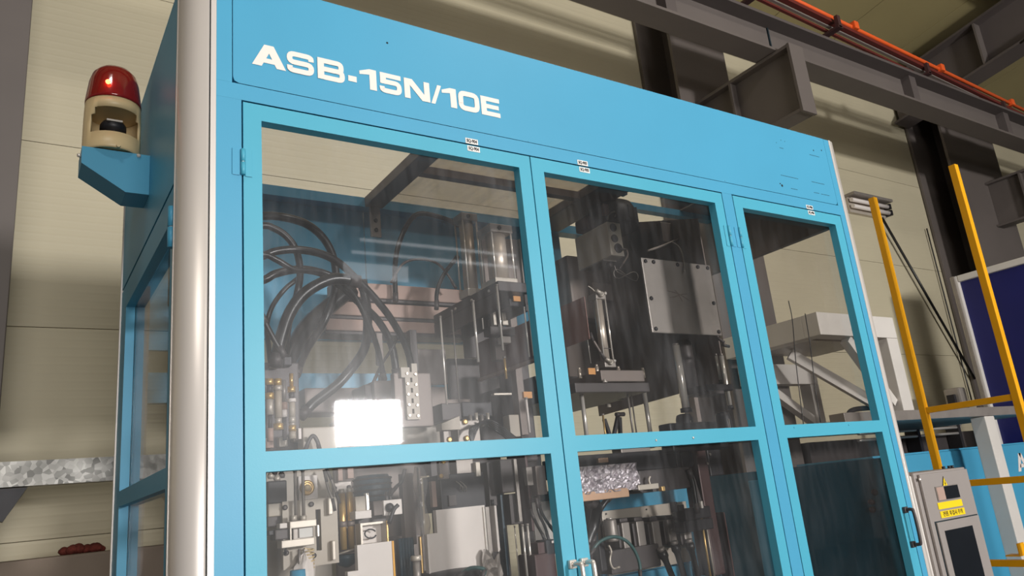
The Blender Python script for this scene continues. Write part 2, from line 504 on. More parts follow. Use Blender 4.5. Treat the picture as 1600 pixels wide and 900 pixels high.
for u, v in ((1300, 50), (1440, 122), (1560, 180), (1180, -8)):
    a = atz(u + 8, v - 8, 5.0)
    MB().box(a.x - 0.03, a.x + 0.03, a.y - 0.03, 1.42, 4.975, 4.995).box(a.x - 0.02, a.x + 0.02, a.y - 0.03, a.y, 4.98, 5.09).build('hanger', M['purple'], cb)
for u, v in ((1335, 40), (1470, 106), (1580, 160)):
    a = atz(u, v, 5.13)
    MB().box(a.x - 0.03, a.x + 0.03, a.y - 0.025, a.y + 0.025, 5.09, 5.16, bev=0.008).build('cover_clip', M['orange'], cb)
tr = thing('current_collector', 'small yellow and black collector trolley on the conductor bars at far right', 'trolley', tuple(atz(1575, 178, 4.95)))
a = atz(1565, 182, 4.98)
MB().box(a.x - 0.25, a.x + 0.3, a.y - 0.05, a.y + 0.05, 4.93, 4.99, bev=0.01).build('body', M['blackmetal'], tr)
MB().box(a.x + 0.05, a.x + 0.5, a.y - 0.07, a.y - 0.052, 4.96, 4.985, bev=0.004).build('tow_arm', M['yellow'], tr)
MB().cyl((a.x - 0.1, a.y - 0.08, 4.95), (a.x - 0.1, a.y - 0.04, 4.95), 0.035).build('wheel', M['black'], tr)

# galvanised channel, plinth and rag at lower left
zt = at(0, 722, 2.0).z; zb = at(0, 762, 2.0).z
ch = MB().box(-3, 0.95, 2.0, 2.006, zb, zt).box(-3, 0.95, 2.006, 2.07, zt - 0.006, zt).box(-3, 0.95, 2.006, 2.07, zb, zb + 0.006).box(-3, 0.95, 2.064, 2.07, zb + 0.006, zb + 0.03)
tag(ch.build('galvanised_channel', M['galv']), 'spangled galvanised steel channel across the wall at lower left', 'channel')
p = at(8, 762, 2.0)
bk = MB().prism([(p.x - 0.3, 2.02, zb - 0.004), (p.x + 0.075, 2.02, zb - 0.004), (p.x + 0.06, 2.02, zb - 0.03), (p.x + 0.0, 2.02, zb - 0.13), (p.x - 0.3, 2.02, zb - 0.06)], (0, 0.1, 0))
tag(bk.build('channel_bracket', M['blackmetal']), 'black gusset bracket under the galvanised channel at the left edge', 'bracket')
zp = at(100, 868, 2.2).z
struct(MB().box(-7, 0.9, 2.2, 2.49, 0, zp, bev=0.01).build('trim_1', M['base']))
rg = MB()
c = at(133, 858, 2.26)
random.seed(3)
for i in range(9):
    px_ = c.x - 0.075 + i * 0.018 + random.uniform(-0.008, 0.008)
    r = 0.022 + random.uniform(-0.006, 0.008)
    rg.lathe((px_, 2.26 + random.uniform(-0.015, 0.02), zp + 0.001), [(0.012, 0), (r, r * 0.5), (r * 0.9, r * 0.9), (r * 0.4, r * 1.35), (0.002, r * 1.45)], n=9)
tag(rg.build('crumpled_glove', M['rag']), 'crumpled dark red work glove lying on the grey wall ledge', 'glove')

# fixtures on the cream wall, right of the cabinet
lx0, lx1, lz0, lz1 = rect(1322, 303, 1380, 322, 2.45)
lf = thing('wall_light_fitting', 'silver tube light fitting on the cream wall behind the ladder top', 'light fitting', ((lx0 + lx1) / 2, 2.46, lz1 - 0.2))
MB().box(lx0, lx1 + 0.05, 2.36, 2.498, lz1 - 0.03, lz1, bev=0.006).build('canopy', M['midgrey'], lf)
MB().box(lx0 + 0.02, lx1 + 0.02, 2.46, 2.498, lz1 - 0.19, lz1 - 0.03).build('back_plate', M['plate'], lf)
for dz in (0.07, 0.14):
    MB().cyl((lx0 + 0.02, 2.42, lz1 - dz), (lx1 + 0.02, 2.42, lz1 - dz), 0.022).build('tube', M['white'], lf)
    MB().box(lx1 + 0.02, lx1 + 0.05, 2.39, 2.47, lz1 - dz - 0.03, lz1 - dz + 0.03, bev=0.004).build('tube_holder', M['blackmetal'], lf)
w1 = at(1378, 340, 2.44); w2 = at(1523, 592, 2.44)
tag(MB().tube([w1, w2], 0.014, n=6).build('slanting_cable', M['black']), 'black cable slanting down the cream wall between the yellow rails', 'cable')
w1 = at(1448, 357, 2.47); w2 = at(1518, 625, 2.47)
tag(MB().tube([w1, (w1.x + w2.x) / 2 * Vector((1, 0, 0)) + Vector((0, 2.47, (w1.z + w2.z) / 2)), w2], 0.007, n=6).build('hanging_wire', M['black']), 'thin dark wire hanging straight down the cream wall', 'wire')
a = at(1497, 606, 2.0); b_ = at(1487, 641, 2.0)
fl = thing('floodlight', 'small grey floodlight head poking up above the yellow rung', 'floodlight', (b_.x, 2.0, b_.z))
MB().box(a.x - 0.09, a.x + 0.03, 1.95, 2.1, b_.z, a.z, bev=0.02).build('housing', M['midgrey'], fl)
MB().box(a.x - 0.13, a.x - 0.095, 1.99, 2.06, b_.z - 0.1, a.z - 0.06, bev=0.005).build('bracket', M['blackmetal'], fl)

# framed navy panel standing at right
X7 = 7.0
nv = thing('framed_navy_panel', 'deep navy sheet panel in a pale aluminium frame at far right', 'partition', (X7, 1.0, 0))
MB().box(X7 + 0.01, X7 + 0.03, 0.0, 1.76, 0.1, 3.14).build('navy_sheet', M['navy'], nv)
MB().box(X7 - 0.03, X7 + 0.05, 1.735, 1.80, 0, 3.2, bev=0.008).build('frame_post', M['lightgrey'], nv)
MB().box(X7 - 0.03, X7 + 0.05, 0.0, 1.734, 3.14, 3.2, bev=0.008).build('frame_rail', M['lightgrey'], nv)
MB().box(X7 - 0.045, X7 - 0.031, 1.755, 1.78, 0, 3.2).build('frame_groove', M['midgrey'], nv)

# ------------------------------------------------------------------ second blue machine at right
YB = 1.3
q0 = at(1400, 712, YB); q1 = at(1600, 694, YB)
sm = thing('blue_machine', 'second blue machine standing behind the yellow ladder at right', 'machine', ((q0.x + 7) / 2, 1.6, 0))
zt2 = (at(1509, 702, YB).z)
MB().box(q0.x - 0.25, 6.9, YB, 1.9, 0.0, zt2, bev=0.006).build('body', M['blue'], sm)
MB().box(q0.x - 0.25, 6.9, YB + 0.01, 1.9, zt2 + 0.001, zt2 + 0.012).build('top_lid', M['blue'], sm)
# white letter A on its front
A0 = at(1591.5, 737, YB); A1 = at(1591.5, 708, YB)
ah = A1.z - A0.z
def poly2(pts, ox, oz, s, y, t=0.002):
    return [(ox + px_ * s, y - t, oz + pz * s) for px_, pz in pts]
lt = MB()
for pts in ([(0, 0), (0.32, 0), (0.78, 1), (0.48, 1)], [(0.78, 1), (0.62, 1), (1.0, 0), (1.32, 0)][:0] or [(0.5, 1), (0.82, 1), (1.3, 0), (0.97, 0)], [(0.3, 0.2), (1.0, 0.2), (0.95, 0.4), (0.4, 0.4)]):
    lt.prism(poly2(pts, A0.x, A0.z, ah, YB), (0, 0.0015, 0))
lt.build('lettering', M['letter'], sm)
# dark equipment with pipes on top of it
pr = thing('pipe_rack', 'dark piping rack with thin silver pipes above the second blue machine', 'pipe rack', (5.2, 2.0, zt2 + 0.012))
MB().box(4.75, 8.25, 2.06, 2.3, 0.0, 1.80).build('dark_cabinet', M['dark'], pr)
for v0, v1 in ((670, 662), (674, 667), (684, 676)):
    a = at(1408, v0, 1.95); b_ = at(1500, v1, 1.95)
    MB().cyl((a.x - 0.6, 1.95, (a.z + b_.z) / 2), (b_.x, 1.95, (a.z + b_.z) / 2), 0.012, n=8).build('pipe', M['chrome'], pr)
for u in (1425, 1490):
    a = at(u, 680, 2.0)
    MB().box(a.x - 0.02, a.x + 0.02, 1.935, 2.05, zt2 + 0.012, a.z + 0.12).build('pipe_bracket', M['blackmetal'], pr)

# pale grey steel gantry frame
YG = 1.25
gf = thing('pale_steel_gantry', 'pale grey steel gantry frame with braces behind the third door', 'frame', (4.5, 1.5, 1.86))
a = at(1275, 487, YG); b_ = at(1402, 527, YG)
zg1 = a.z; zg0 = at(1275, 522, YG).z
MB().box(a.x, b_.x, YG, YG + 0.12, zg0, zg1, bev=0.004).build('front_beam', M['lightgrey'], gf)
MB().box(a.x, a.x + 0.12, YG + 0.121, YG + 0.80, zg0, zg1, bev=0.004).build('side_beam', M['lightgrey'], gf)
MB().box(a.x + 0.1, b_.x, YG + 0.70, YG + 0.80, zg0 - 0.2, zg0 - 0.05, bev=0.004).build('rear_beam', M['lightgrey'], gf)
MB().box(b_.x - 0.13, b_.x, YG + 0.001, YG + 0.119, 1.86, zg0 - 0.001, bev=0.004).build('leg', M['lightgrey'], gf)
MB().box(a.x + 0.02, a.x + 0.1, YG + 0.60, YG + 0.68, 1.86, zg0 - 0.001, bev=0.004).build('leg', M['lightgrey'], gf)
MB().box(b_.x - 0.1, b_.x, YG + 0.70, YG + 0.80, 1.86, zg0 - 0.201, bev=0.004).build('leg', M['lightgrey'], gf)
def beam_between(p, q, wd, name, m, parent):
    p = Vector(p); q = Vector(q)
    d = (q - p); ln = d.length
    M4 = Matrix.Translation(p) @ d.to_track_quat('Z', 'Y').to_matrix().to_4x4()
    return MB().box(-wd / 2, wd / 2, -wd / 2, wd / 2, 0, ln, M=M4).build(name, m, parent)
beam_between((b_.x - 0.06, YG + 0.08, zg0 - 0.55), (b_.x - 0.55, YG + 0.5, zg0 - 0.02), 0.07, 'brace', M['lightgrey'], gf)
beam_between((b_.x - 0.15, YG + 0.06, zg0 - 0.45), (a.x + 0.35, YG + 0.06, zg0 - 0.01), 0.06, 'brace', M['lightgrey'], gf)
beam_between((b_.x - 0.05, YG + 0.75, zg0 - 0.5), (a.x + 0.2, YG + 0.75, zg0 - 0.15), 0.06, 'brace', M['lightgrey'], gf)
MB().box(a.x + 0.15, b_.x, YG + 0.2, YG + 0.69, zg0 + 0.01, zg0 + 0.03).build('deck', M['midgrey'], gf)
hb = MB().tube([at(1322, 668, 1.5), at(1325, 650, 1.5), at(1335, 640, 1.5), at(1375, 636, 1.5)], 0.018)
tag(hb.build('bent_pipe', M['blackmetal']), 'bent dark pipe end seen low in the third door window', 'pipe')

# pale post and platform edge beside the ladder
YP = 1.0
a = at(1538, 650, YP); b_ = at(1553, 650, YP)
yk = atx(1515, 652, a.x).y
wd = b_.x - a.x
pp = thing('platform_post', 'pale square platform post standing in front of the second blue machine', 'post', (a.x + wd / 2, YP, 0))
MB().box(a.x, b_.x, YP, min(yk, YP + 0.2), 0.012, a.z - 0.002, bev=0.004).build('post', M['lightgrey'], pp)
MB().box(a.x - 0.05, b_.x + 0.05, YP - 0.04, YP + 0.24, 0, 0.012).build('base_plate', M['lightgrey'], pp)
pa = at(1452, 648, YP); pz1 = at(1538, 636, YP).z
MB().box(pa.x - 0.9, b_.x + 0.8, YP, YP + 0.1, a.z, pz1, bev=0.004).build('edge_beam', M['midgrey'], pp)
MB().box(pa.x - 0.9, b_.x + 0.8, YP + 0.101, 2.04, 1.835, 1.858).build('deck_plate', M['midgrey'], pp)

# ------------------------------------------------------------------ yellow ladder
l1 = at(1365, 310, 0.62); l2 = atz(1487, 258, l1.z)
ld = thing('yellow_ladder', 'bright yellow steel ladder with square rails right of the blue cabinet', 'ladder', ((l1.x + l2.x) / 2, (l1.y + l2.y) / 2, 0))
ys = l1.y; ye = l2.y; xl = (l1.x + l2.x) / 2
RW = 0.036
for y in (ys, ye):
    MB().box(xl - RW / 2, xl + RW / 2, y - RW / 2, y + RW / 2, 0, l1.z, bev=0.003).build('side_rail', M['yellow'], ld)
for u, v in ((1450, 641), (1540, 753), (1585, 880)):
    z = atx(u, v, xl).z
    MB().box(xl - 0.014, xl + 0.014, ye + RW / 2, ys - RW / 2, z - 0.016, z + 0.016, bev=0.002).build('rung', M['yellow'], ld)
for k in range(1, 4):
    MB().box(xl - 0.014, xl + 0.014, ye + RW / 2, ys - RW / 2, z - 0.3 * k - 0.016, z - 0.3 * k + 0.016, bev=0.002).build('rung', M['yellow'], ld)
a = atx(1580, 869, xl)
MB().box(xl - 0.014, xl + 0.05, a.y - 0.05, a.y + 0.02, a.z, a.z + 0.006).box(xl - 0.014, xl + 0.05, a.y - 0.05, a.y - 0.044, a.z + 0.006, a.z + 0.06).build('rung_bracket', M['yellow'], ld)

# ------------------------------------------------------------------ grey electrical box
bx0 = at(1432, 742, 0.02).x; bx1 = at(1507, 729, 0.02).x
bz1 = at(1470, 734, 0.02).z
eb = thing('electrical_box', 'grey electrical box with yellow labels and dark screen on the cabinet corner', 'control box', ((bx0 + bx1) / 2, 0.1, 0.75))
MB().box(bx0 - 0.02, bx1, 0.02, 0.2, 0.75, bz1, bev=0.006).build('body', M['boxgrey'], eb)
MB().box(bx0 - 0.035, bx0 - 0.021, 0.03, 0.2, 0.75, bz1 - 0.01, bev=0.003).build('side_flange', M['lightgrey'], eb)
MB().box(bx0 + 0.0, bx1 - 0.01, 0.008, 0.019, 0.78, bz1 - 0.008, bev=0.003).build('lid', M['boxgrey'], eb)
EY = 0.008
def epx(u, v): return at(u, v, EY)
def eb_rect(u0, v0, u1, v1, name, m, t=0.002, y=EY):
    a = epx(u0, v0); b_ = epx(u1, v1)
    return MB().box(a.x, b_.x, y - t, y - 0.0003, b_.z, a.z).build(name, m, eb)
# warning triangle
c = epx(1475.5, 755.5)
tri = MB().prism([(c.x - 0.023, EY - 0.002, c.z - 0.018), (c.x + 0.023, EY - 0.002, c.z - 0.018), (c.x, EY - 0.002, c.z + 0.028)], (0, 0.0017, 0)).build('warning_sign_border', M['ink'], eb)
MB().prism([(c.x - 0.019, EY - 0.003, c.z - 0.0155), (c.x + 0.019, EY - 0.003, c.z - 0.0155), (c.x, EY - 0.003, c.z + 0.0225)], (0, 0.0009, 0)).build('warning_sign', M['warn'], eb)
MB().prism([(c.x + 0.003, EY - 0.0038, c.z + 0.012), (c.x - 0.004, EY - 0.0038, c.z - 0.001), (c.x + 0.0005, EY - 0.0038, c.z - 0.001), (c.x - 0.002, EY - 0.0038, c.z - 0.012), (c.x + 0.005, EY - 0.0038, c.z + 0.002), (c.x + 0.001, EY - 0.0038, c.z + 0.002)], (0, 0.0007, 0)).build('lightning_mark', M['ink'], eb)
a = epx(1461, 763); b_ = epx(1499, 776)
wx0, wx1 = epx(1462, 770).x, epx(1497, 768).x
wz1, wz0 = epx(1480, 758).z, epx(1480, 781).z
MB().box(wx0, wx1, EY - 0.004, EY - 0.0003, wz0, wz1, bev=0.001).build('window_bezel', M['midgrey'], eb)
MB().box(wx0 + 0.003, wx0 + 0.055, EY - 0.0055, EY - 0.0042, wz0 + 0.003, wz1 - 0.003).build('display_label', M['tan'], eb)
MB().box(wx0 + 0.056, wx1 - 0.003, EY - 0.0055, EY - 0.0042, wz0 + 0.003, wz1 - 0.003).build('display', M['screen'], eb)
yx0, yx1 = epx(1465, 790).x, epx(1503, 786).x
for vc, hh in ((788, 0.0125), (802, 0.0125)):
    zc = epx(1484, vc).z
    dx = 0.004 if vc > 790 else 0
    MB().box(yx0 + dx, yx1 + dx, EY - 0.0022, EY - 0.0004, zc - hh, zc + hh, bev=0.0005).build('yellow_label', M['warn'], eb)


def text_mesh(s, size, name, m, parent, x, y, z, sx=1.0, center=False):
    cu = bpy.data.curves.new(name, 'FONT')
    cu.body = s; cu.size = size
    cu.align_x = 'CENTER' if center else 'LEFT'; cu.align_y = 'CENTER'
    cu.extrude = 0.0004; cu.offset = 0.00022
    o = bpy.data.objects.new('tmp_text', cu)
    COL.objects.link(o)
    dg = bpy.context.evaluated_depsgraph_get()
    me = bpy.data.meshes.new_from_object(o.evaluated_get(dg))
    bpy.data.objects.remove(o)
    me.name = name
    me.transform(Matrix.Rotation(math.pi / 2, 4, 'X') @ Matrix.Diagonal((sx, 1, 1, 1)))
    me.materials.clear(); me.materials.append(m)
    t = bpy.data.objects.new(name, me)
    COL.objects.link(t)
    t.parent = parent
    t.location = Vector((x, y, z)) - WORG[parent.name]
    WORG[t.name] = Vector((x, y, z))
    return t


text_mesh('전원. 투입시 주의', 0.02, 'label_text', M['ink'], eb, (yx0 + yx1) / 2 + 0.004, EY - 0.0026, epx(1484, 802).z, center=True)
# lower door of the box with a dark screen
dx0, dx1 = epx(1466, 822).x, epx(1524, 810).x
dz1 = epx(1490, 815).z
MB().box(dx0 - 0.02, dx1 + 0.02, EY - 0.001, EY - 0.0002, 0.8, dz1 + 0.012).build('screen_gap', M['gap'], eb)
MB().box(dx0 - 0.016, dx1 + 0.016, EY - 0.008, EY - 0.0012, 0.8, dz1 + 0.008, bev=0.002).build('screen_frame', M['boxgrey'], eb)
MB().box(epx(1475, 840).x, epx(1520, 835).x - 0.004, EY - 0.0095, EY - 0.0082, 0.9, epx(1495, 825).z, bev=0.0005).build('screen', M['screen'], eb)
for u, v in ((1434, 746),):
    p = epx(u, v)
    MB().lathe((p.x + 0.01, EY, p.z - 0.008), [(0.007, 0), (0.006, 0.003), (0.002, 0.005)], n=10, axis=(0, -1, 0)).build('screw', M['chrome'], eb)
for u in (1474, 1483, 1488):
    p = at(u, 730, 0.1)
    MB().cyl((p.x, 0.1, bz1 - 0.002), (p.x, 0.1, bz1 + 0.01), 0.007, n=8).build('cable_gland', M['blackmetal'], eb)

# ------------------------------------------------------------------ blue moulding machine cabinet
XV = [0.0, 0.0594, 0.1041, 0.8513, 0.8942, 0.9406, 1.6825, 1.7262, 1.7825, 1.8291, 2.3833, 2.4326, 2.4659]
ZT, ZC, ZD, ZW, ZM1, ZM0 = 2.9273, 2.6277, 2.5823, 2.538, 1.7529, 1.71
ZBOT = 0.35
DB = 1.05
cab = thing('machine_cabinet', 'large blue machine cabinet with three glazed doors and white lettering', 'machine', (1.23, 0.53, 0))
G = 0.002
# fixed front frame
for x0, x1 in ((0.0, XV[1] - G), (XV[7] + G, XV[8] - G), (XV[11] + G, XV[12])):
    MB().box(x0, x1, 0.0, 0.04, 0.02, ZD + G).build('frame_stile', M['blue'], cab)
MB().box(0.0, XV[12], 0.0, 0.04, ZD + G + 0.0002, ZC - 0.0009).build('frame_rail', M['blue'], cab)
MB().box(0.0, 0.036, 0.0, 0.04, ZC - 0.0007, ZT).build('frame_stile', M['blue'], cab)
MB().box(2.433, XV[12], 0.0, 0.04, ZC - 0.0007, ZT).build('frame_stile', M['blue'], cab)
MB().box(0.02, 2.45, 0.0, 0.04, 0.02, ZBOT - 0.003).build('kick_panel', M['blue'], cab)
hp = [(0.038, ZT), (0.038, ZC + 0.016), (0.0415, ZC + 0.005), (0.052, ZC + 0.0007), (2.418, ZC + 0.0007), (2.4275, ZC + 0.005), (2.431, ZC + 0.016), (2.431, ZT)]
MB().prism([(x, -0.0005, z) for x, z in hp], (0, 0.03, 0)).build('header_panel', M['blue'], cab)
MB().box(0.03, 2.44, 0.031, 0.04, ZC - 0.02, ZT - 0.002).build('header_backing', M['gap'], cab)
for x in (XV[1], XV[7], XV[8], XV[11]):
    MB().box(x - 0.006, x + 0.006, 0.036, 0.05, ZBOT, ZD + 0.004).build('door_seal', M['gap'], cab)
MB().box(XV[1], XV[11], 0.036, 0.05, ZD - 0.006, ZD + 0.006).build('door_seal', M['gap'], cab)
MB().box(XV[4] - 0.006, XV[4] + 0.006, 0.036, 0.05, ZBOT, ZD - 0.007).build('door_seal', M['gap'], cab)
# small screws, chips and scuffs on the header
for u, v in ((1133, 282), (826, 221), (605, 67), (1219, 287), (1222, 290), (1271, 235), (1283.5, 235), (1213, 223), (1220, 219), (1226, 221)):
    p = at(u, v, -0.0005)
    r = 0.0035 if u != 1222 else 0.006
    if u in (1213, 1220, 1226): r = 0.0018
    MB().lathe((p.x, -0.0004, p.z), [(r, 0), (r * 0.9, 0.0006), (r * 0.3, 0.001)], n=7, axis=(0, -1, 0)).build('chip_mark' if u > 1150 or u == 605 else 'panel_stud', M['gap'] if u > 1150 or u == 605 else M['blue'], cab)
for u0, v0, u1, v1 in ((1220, 274, 1247, 279), (1268, 284, 1288, 288), (1236, 295, 1246, 296), (1265, 242, 1280, 245), (1218, 231, 1224, 232), (1272, 301, 1280, 302), (1283, 303, 1296, 306)):
    p = at(u0, v0, -0.0005); q = at(u1, v1, -0.0005)
    MB().box(p.x, q.x, -0.0009, -0.0004, (p.z + q.z) / 2 - 0.0008, (p.z + q.z) / 2 + 0.0008).build('scuff_mark', M['gap'], cab)

# white lettering ASB-15N/10E, wide square-shouldered strokes
HB = 2.6885
HH = 0.0615


def stroke2(pts, wdt, closed=False):
    """thick polyline in 2D -> list of quads/polygons (mitred)"""
    n = len(pts)
    L = []; R_ = []
    for i in range(n):
        p = Vector(pts[i])
        if closed or 0 < i < n - 1:
            a = (p - Vector(pts[i - 1])).normalized(); b_ = (Vector(pts[(i + 1) % n]) - p).normalized()
            na = Vector((-a.y, a.x)); nb = Vector((-b_.y, b_.x))
            mvec = (na + nb)
            mvec = mvec / max(mvec.length_squared / 2, 0.35)
            nn = mvec
        else:
            d = (Vector(pts[i + 1]) - p if i == 0 else p - Vector(pts[i - 1])).normalized()
            nn = Vector((-d.y, d.x))
        L.append(p + nn * wdt / 2); R_.append(p - nn * wdt / 2)
    out = []
    for i in range(n if closed else n - 1):
        j = (i + 1) % n
        out.append([L[i], L[j], R_[j], R_[i]])
    return out


def rnd(pts, r=0.14, closed=False):
    """round the corners of a 2D polyline"""
    n = len(pts); out = []
    for i in range(n):
        if not closed and i in (0, n - 1):
            out.append(pts[i]); continue
        p = Vector(pts[i]); a = Vector(pts[i - 1]); b_ = Vector(pts[(i + 1) % n])
        da = (a - p); db = (b_ - p)
        ra = min(r, da.length * 0.49); rb_ = min(r, db.length * 0.49)
        p0 = p + da.normalized() * ra; p1 = p + db.normalized() * rb_
        for k in range(5):
            t = k / 4
            out.append(tuple((1 - t) ** 2 * p0 + 2 * t * (1 - t) * p + t * t * p1))
    return out


T = 0.23
h = T / 2
GL = {
    'A': lambda w_: [[(0, 0), (0.38, 0), (0.53 * w_ / 1.0 + 0.0, 0.72), (0.5 * w_, 1.0), (0.36 * w_, 1.0)], [(w_, 0), (w_ - 0.38, 0), (0.47 * w_, 0.72), (0.5 * w_, 1.0), (0.64 * w_, 1.0)], [(0.2 * w_, 0.17), (0.8 * w_, 0.17), (0.74 * w_, 0.38), (0.26 * w_, 0.38)]],
    'S': lambda w_: stroke2(rnd([(w_ - h, 0.68), (w_ - h, 1 - h), (h, 1 - h), (h, 0.5), (w_ - h, 0.5), (w_ - h, h), (h, h), (h, 0.32)], 0.2), T),
    'B': lambda w_: stroke2(rnd([(h, h), (w_ - h, h), (w_ - h, 0.5), (h, 0.5)], 0.16), T) + stroke2(rnd([(h, 0.5), (w_ - h - 0.04, 0.5), (w_ - h - 0.04, 1 - h), (h, 1 - h)], 0.16), T) + [[(0, 0), (0.28, 0), (0.28, 1), (0, 1)]],
    '-': lambda w_: [[(0, 0.2), (w_, 0.2), (w_, 0.47), (0, 0.47)]],
    '1': lambda w_: [[(w_ - 0.32, 0), (w_, 0), (w_, 1), (w_ - 0.32, 1)], [(0, 0.66), (0.0, 0.82), (w_ - 0.32, 1.0), (w_ - 0.1, 1.0), (w_ - 0.25, 0.74)]],
    '5': lambda w_: [[(0.04, 1 - T), (w_ - 0.02, 1 - T), (w_ - 0.02, 1), (0.04, 1)], [(0.04, 0.45), (0.32, 0.45), (0.32, 1 - T), (0.04, 1 - T)]] + stroke2(rnd([(0.2, 0.57), (w_ - h, 0.57), (w_ - h, h), (h, h), (h, 0.31)], 0.2), T),
    'N': lambda w_: [[(0, 0), (0.28, 0), (0.28, 1), (0, 1)], [(w_ - 0.28, 0), (w_, 0), (w_, 1), (w_ - 0.28, 1)], [(0, 1), (0.4, 1), (w_, 0), (w_ - 0.4, 0)]],
    '/': lambda w_: [[(0, 0), (0.2, 0), (w_, 1), (w_ - 0.2, 1)]],
    '0': lambda w_: stroke2(rnd([(h + 0.03, h), (w_ - h - 0.03, h), (w_ - h - 0.03, 1 - h), (h + 0.03, 1 - h)], 0.24, True), T + 0.03, True),
    'E': lambda w_: [[(0, 0), (0.3, 0), (0.3, 1), (0, 1)], [(0.3, 0), (w_, 0), (w_, T), (0.3, T)], [(0.3, 0.39), (w_ - 0.06, 0.39), (w_ - 0.06, 0.61), (0.3, 0.61)], [(0.3, 1 - T), (w_, 1 - T), (w_, 1), (0.3, 1)]],
}
spans = [('A', 393.5, 446.5, 104), ('S', 448, 490, 104), ('B', 496, 538, 116), ('-', 544, 557, 127), ('1', 562, 588, 130), ('5', 593, 627, 138), ('N', 632, 671, 146), ('/', 673, 690, 152), ('1', 691, 713, 158), ('0', 716, 749, 165), ('E', 752, 780.5, 172)]
for ch_, u0, u1, v in spans:
    x0 = at(u0, v, 0).x; x1 = at(u1, v, 0).x
    g = MB()
    k = 0
    for poly in GL[ch_]((x1 - x0) / HH):
        g.prism([(x0 + p[0] * HH, -0.0018 - 0.00004 * k, HB + p[1] * HH) for p in poly], (0, 0.0012, 0)); k += 1
    g.build('letter', M['letter'], cab)


# doors
def cab_door(xa, xb, wa, wb, pane_u, pane_l, name='glazed_door'):
    m_ = M['blue_door']
    fr = MB()
    y0, y1 = 0.0, 0.03
    a, b_ = xa + G, xb - G
    fr.box(a, wa, y0, y1, ZBOT, ZD - G)
    fr.box(wb, b_, y0, y1, ZBOT, ZD - G)
    fr.box(wa, wb, y0, y1, ZW, ZD - G)
    fr.box(wa, wb, y0, y1, ZM0, ZM1)
    fr.box(wa, wb, y0, y1, ZBOT, ZBOT + 0.045)
    d = fr.build(name, m_, cab)
    MB().box(wa - 0.008, wb + 0.008, 0.0305, 0.0345, ZM0 + 0.012, ZW + 0.008).build('pane', pane_u, d)
    MB().box(wa - 0.008, wb + 0.008, 0.0305, 0.0345, ZBOT + 0.03, ZM0 + 0.008).build('pane', pane_l, d)
    return d


door1 = cab_door(XV[1], XV[4], XV[2], XV[3], M['pane'], M['pane2'])
door2 = cab_door(XV[4], XV[7], XV[5], XV[6], M['pane2'], M['pane2'])
door3 = cab_door(XV[8], XV[11], XV[9], XV[10], M['pane3'], M['pane3'])


def hinge(x, z0, z1, door, s=1):
    zc = (z0 + z1) / 2
    MB().cyl((x, -0.004, z0 + 0.002), (x, -0.004, zc - 0.0008), 0.0055, n=10).cyl((x, -0.004, zc + 0.0008), (x, -0.004, z1 - 0.002), 0.0055, n=10).build('hinge_barrel', M['blue_door'], door)
    MB().cyl((x, -0.004, zc - 0.0008), (x, -0.004, zc + 0.0008), 0.0045, n=8).build('hinge_washer', M['chrome'], door)
    MB().box(x + s * 0.006, x + s * 0.022, -0.0022, -0.0002, z0, z1, bev=0.0008).build('hinge_leaf', M['blue_door'], door)
    MB().box(x - s * 0.006, x - s * 0.024, -0.0022, -0.0002, z0 + 0.001, z1 - 0.001, bev=0.0008).build('hinge_leaf', M['blue'], door)


hinge(XV[1], 2.386, 2.455, door1)
hinge(XV[7], 2.378, 2.456, door2, -1)
hinge(XV[8], 2.378, 2.456, door3)
for dr, x, s in ((door1, XV[1], 1), (door2, XV[7], -1), (door3, XV[8], 1)):
    hinge(x, 0.6, 0.67, dr, s)


def pull(door, x, z1, z0, m_, off=0.045):
    for z in (z1, z0):
        MB().box(x - 0.011, x + 0.011, -0.012, -0.0003, z - 0.011, z + 0.011, bev=0.003).build('handle_mount', m_, door)
    MB().tube([(x, -0.012, z1), (x + 0.001, -off * 0.75, z1 + 0.001), (x + 0.001, -off, z1 - 0.012), (x + 0.001, -off, z0 + 0.012), (x + 0.001, -off * 0.75, z0), (x, -0.012, z0)], 0.006, n=10).build('handle', m_, door)


pull(door1, 0.876, 1.428, 1.28, M['chrome'])
pull(door2, 0.914, 1.428, 1.28, M['chrome'])
pull(door3, 2.408, 1.425, 1.305, M['dark'], 0.035)
for u, v in ((1025, 688), (1083, 684)):
    p = at(u, v, 0)
    MB().lathe((p.x, 0.0, p.z), [(0.004, 0), (0.0035, 0.002), (0.001, 0.003)], n=8, axis=(0, -1, 0)).build('rivet', M['chrome'], door2)
for u, v in ((1241, 668), (1326, 664)):
    p = at(u, v, 0)
    MB().lathe((p.x, 0.0, p.z), [(0.003, 0), (0.0025, 0.0015), (0.001, 0.002)], n=8, axis=(0, -1, 0)).build('rivet', M['blue_door'], door3)

for x, s_, par in ((0.697, 'SQ-904', door1), (1.0985, 'SQ-905', door2), (2.236, 'SQ-906', door3)):
    for zc, dx, pr_ in ((ZD + 0.0105, -0.002, cab), (ZD - 0.0125, 0.002, par)):
        MB().box(x + dx - 0.0205, x + dx + 0.0205, -0.0012, -0.0003, zc - 0.0085, zc + 0.0085).build('sticker', M['sticker'], pr_)
        text_mesh(s_, 0.0135, 'sticker_text', M['ink'], pr_, x + dx, -0.0018, zc, sx=0.8, center=True)


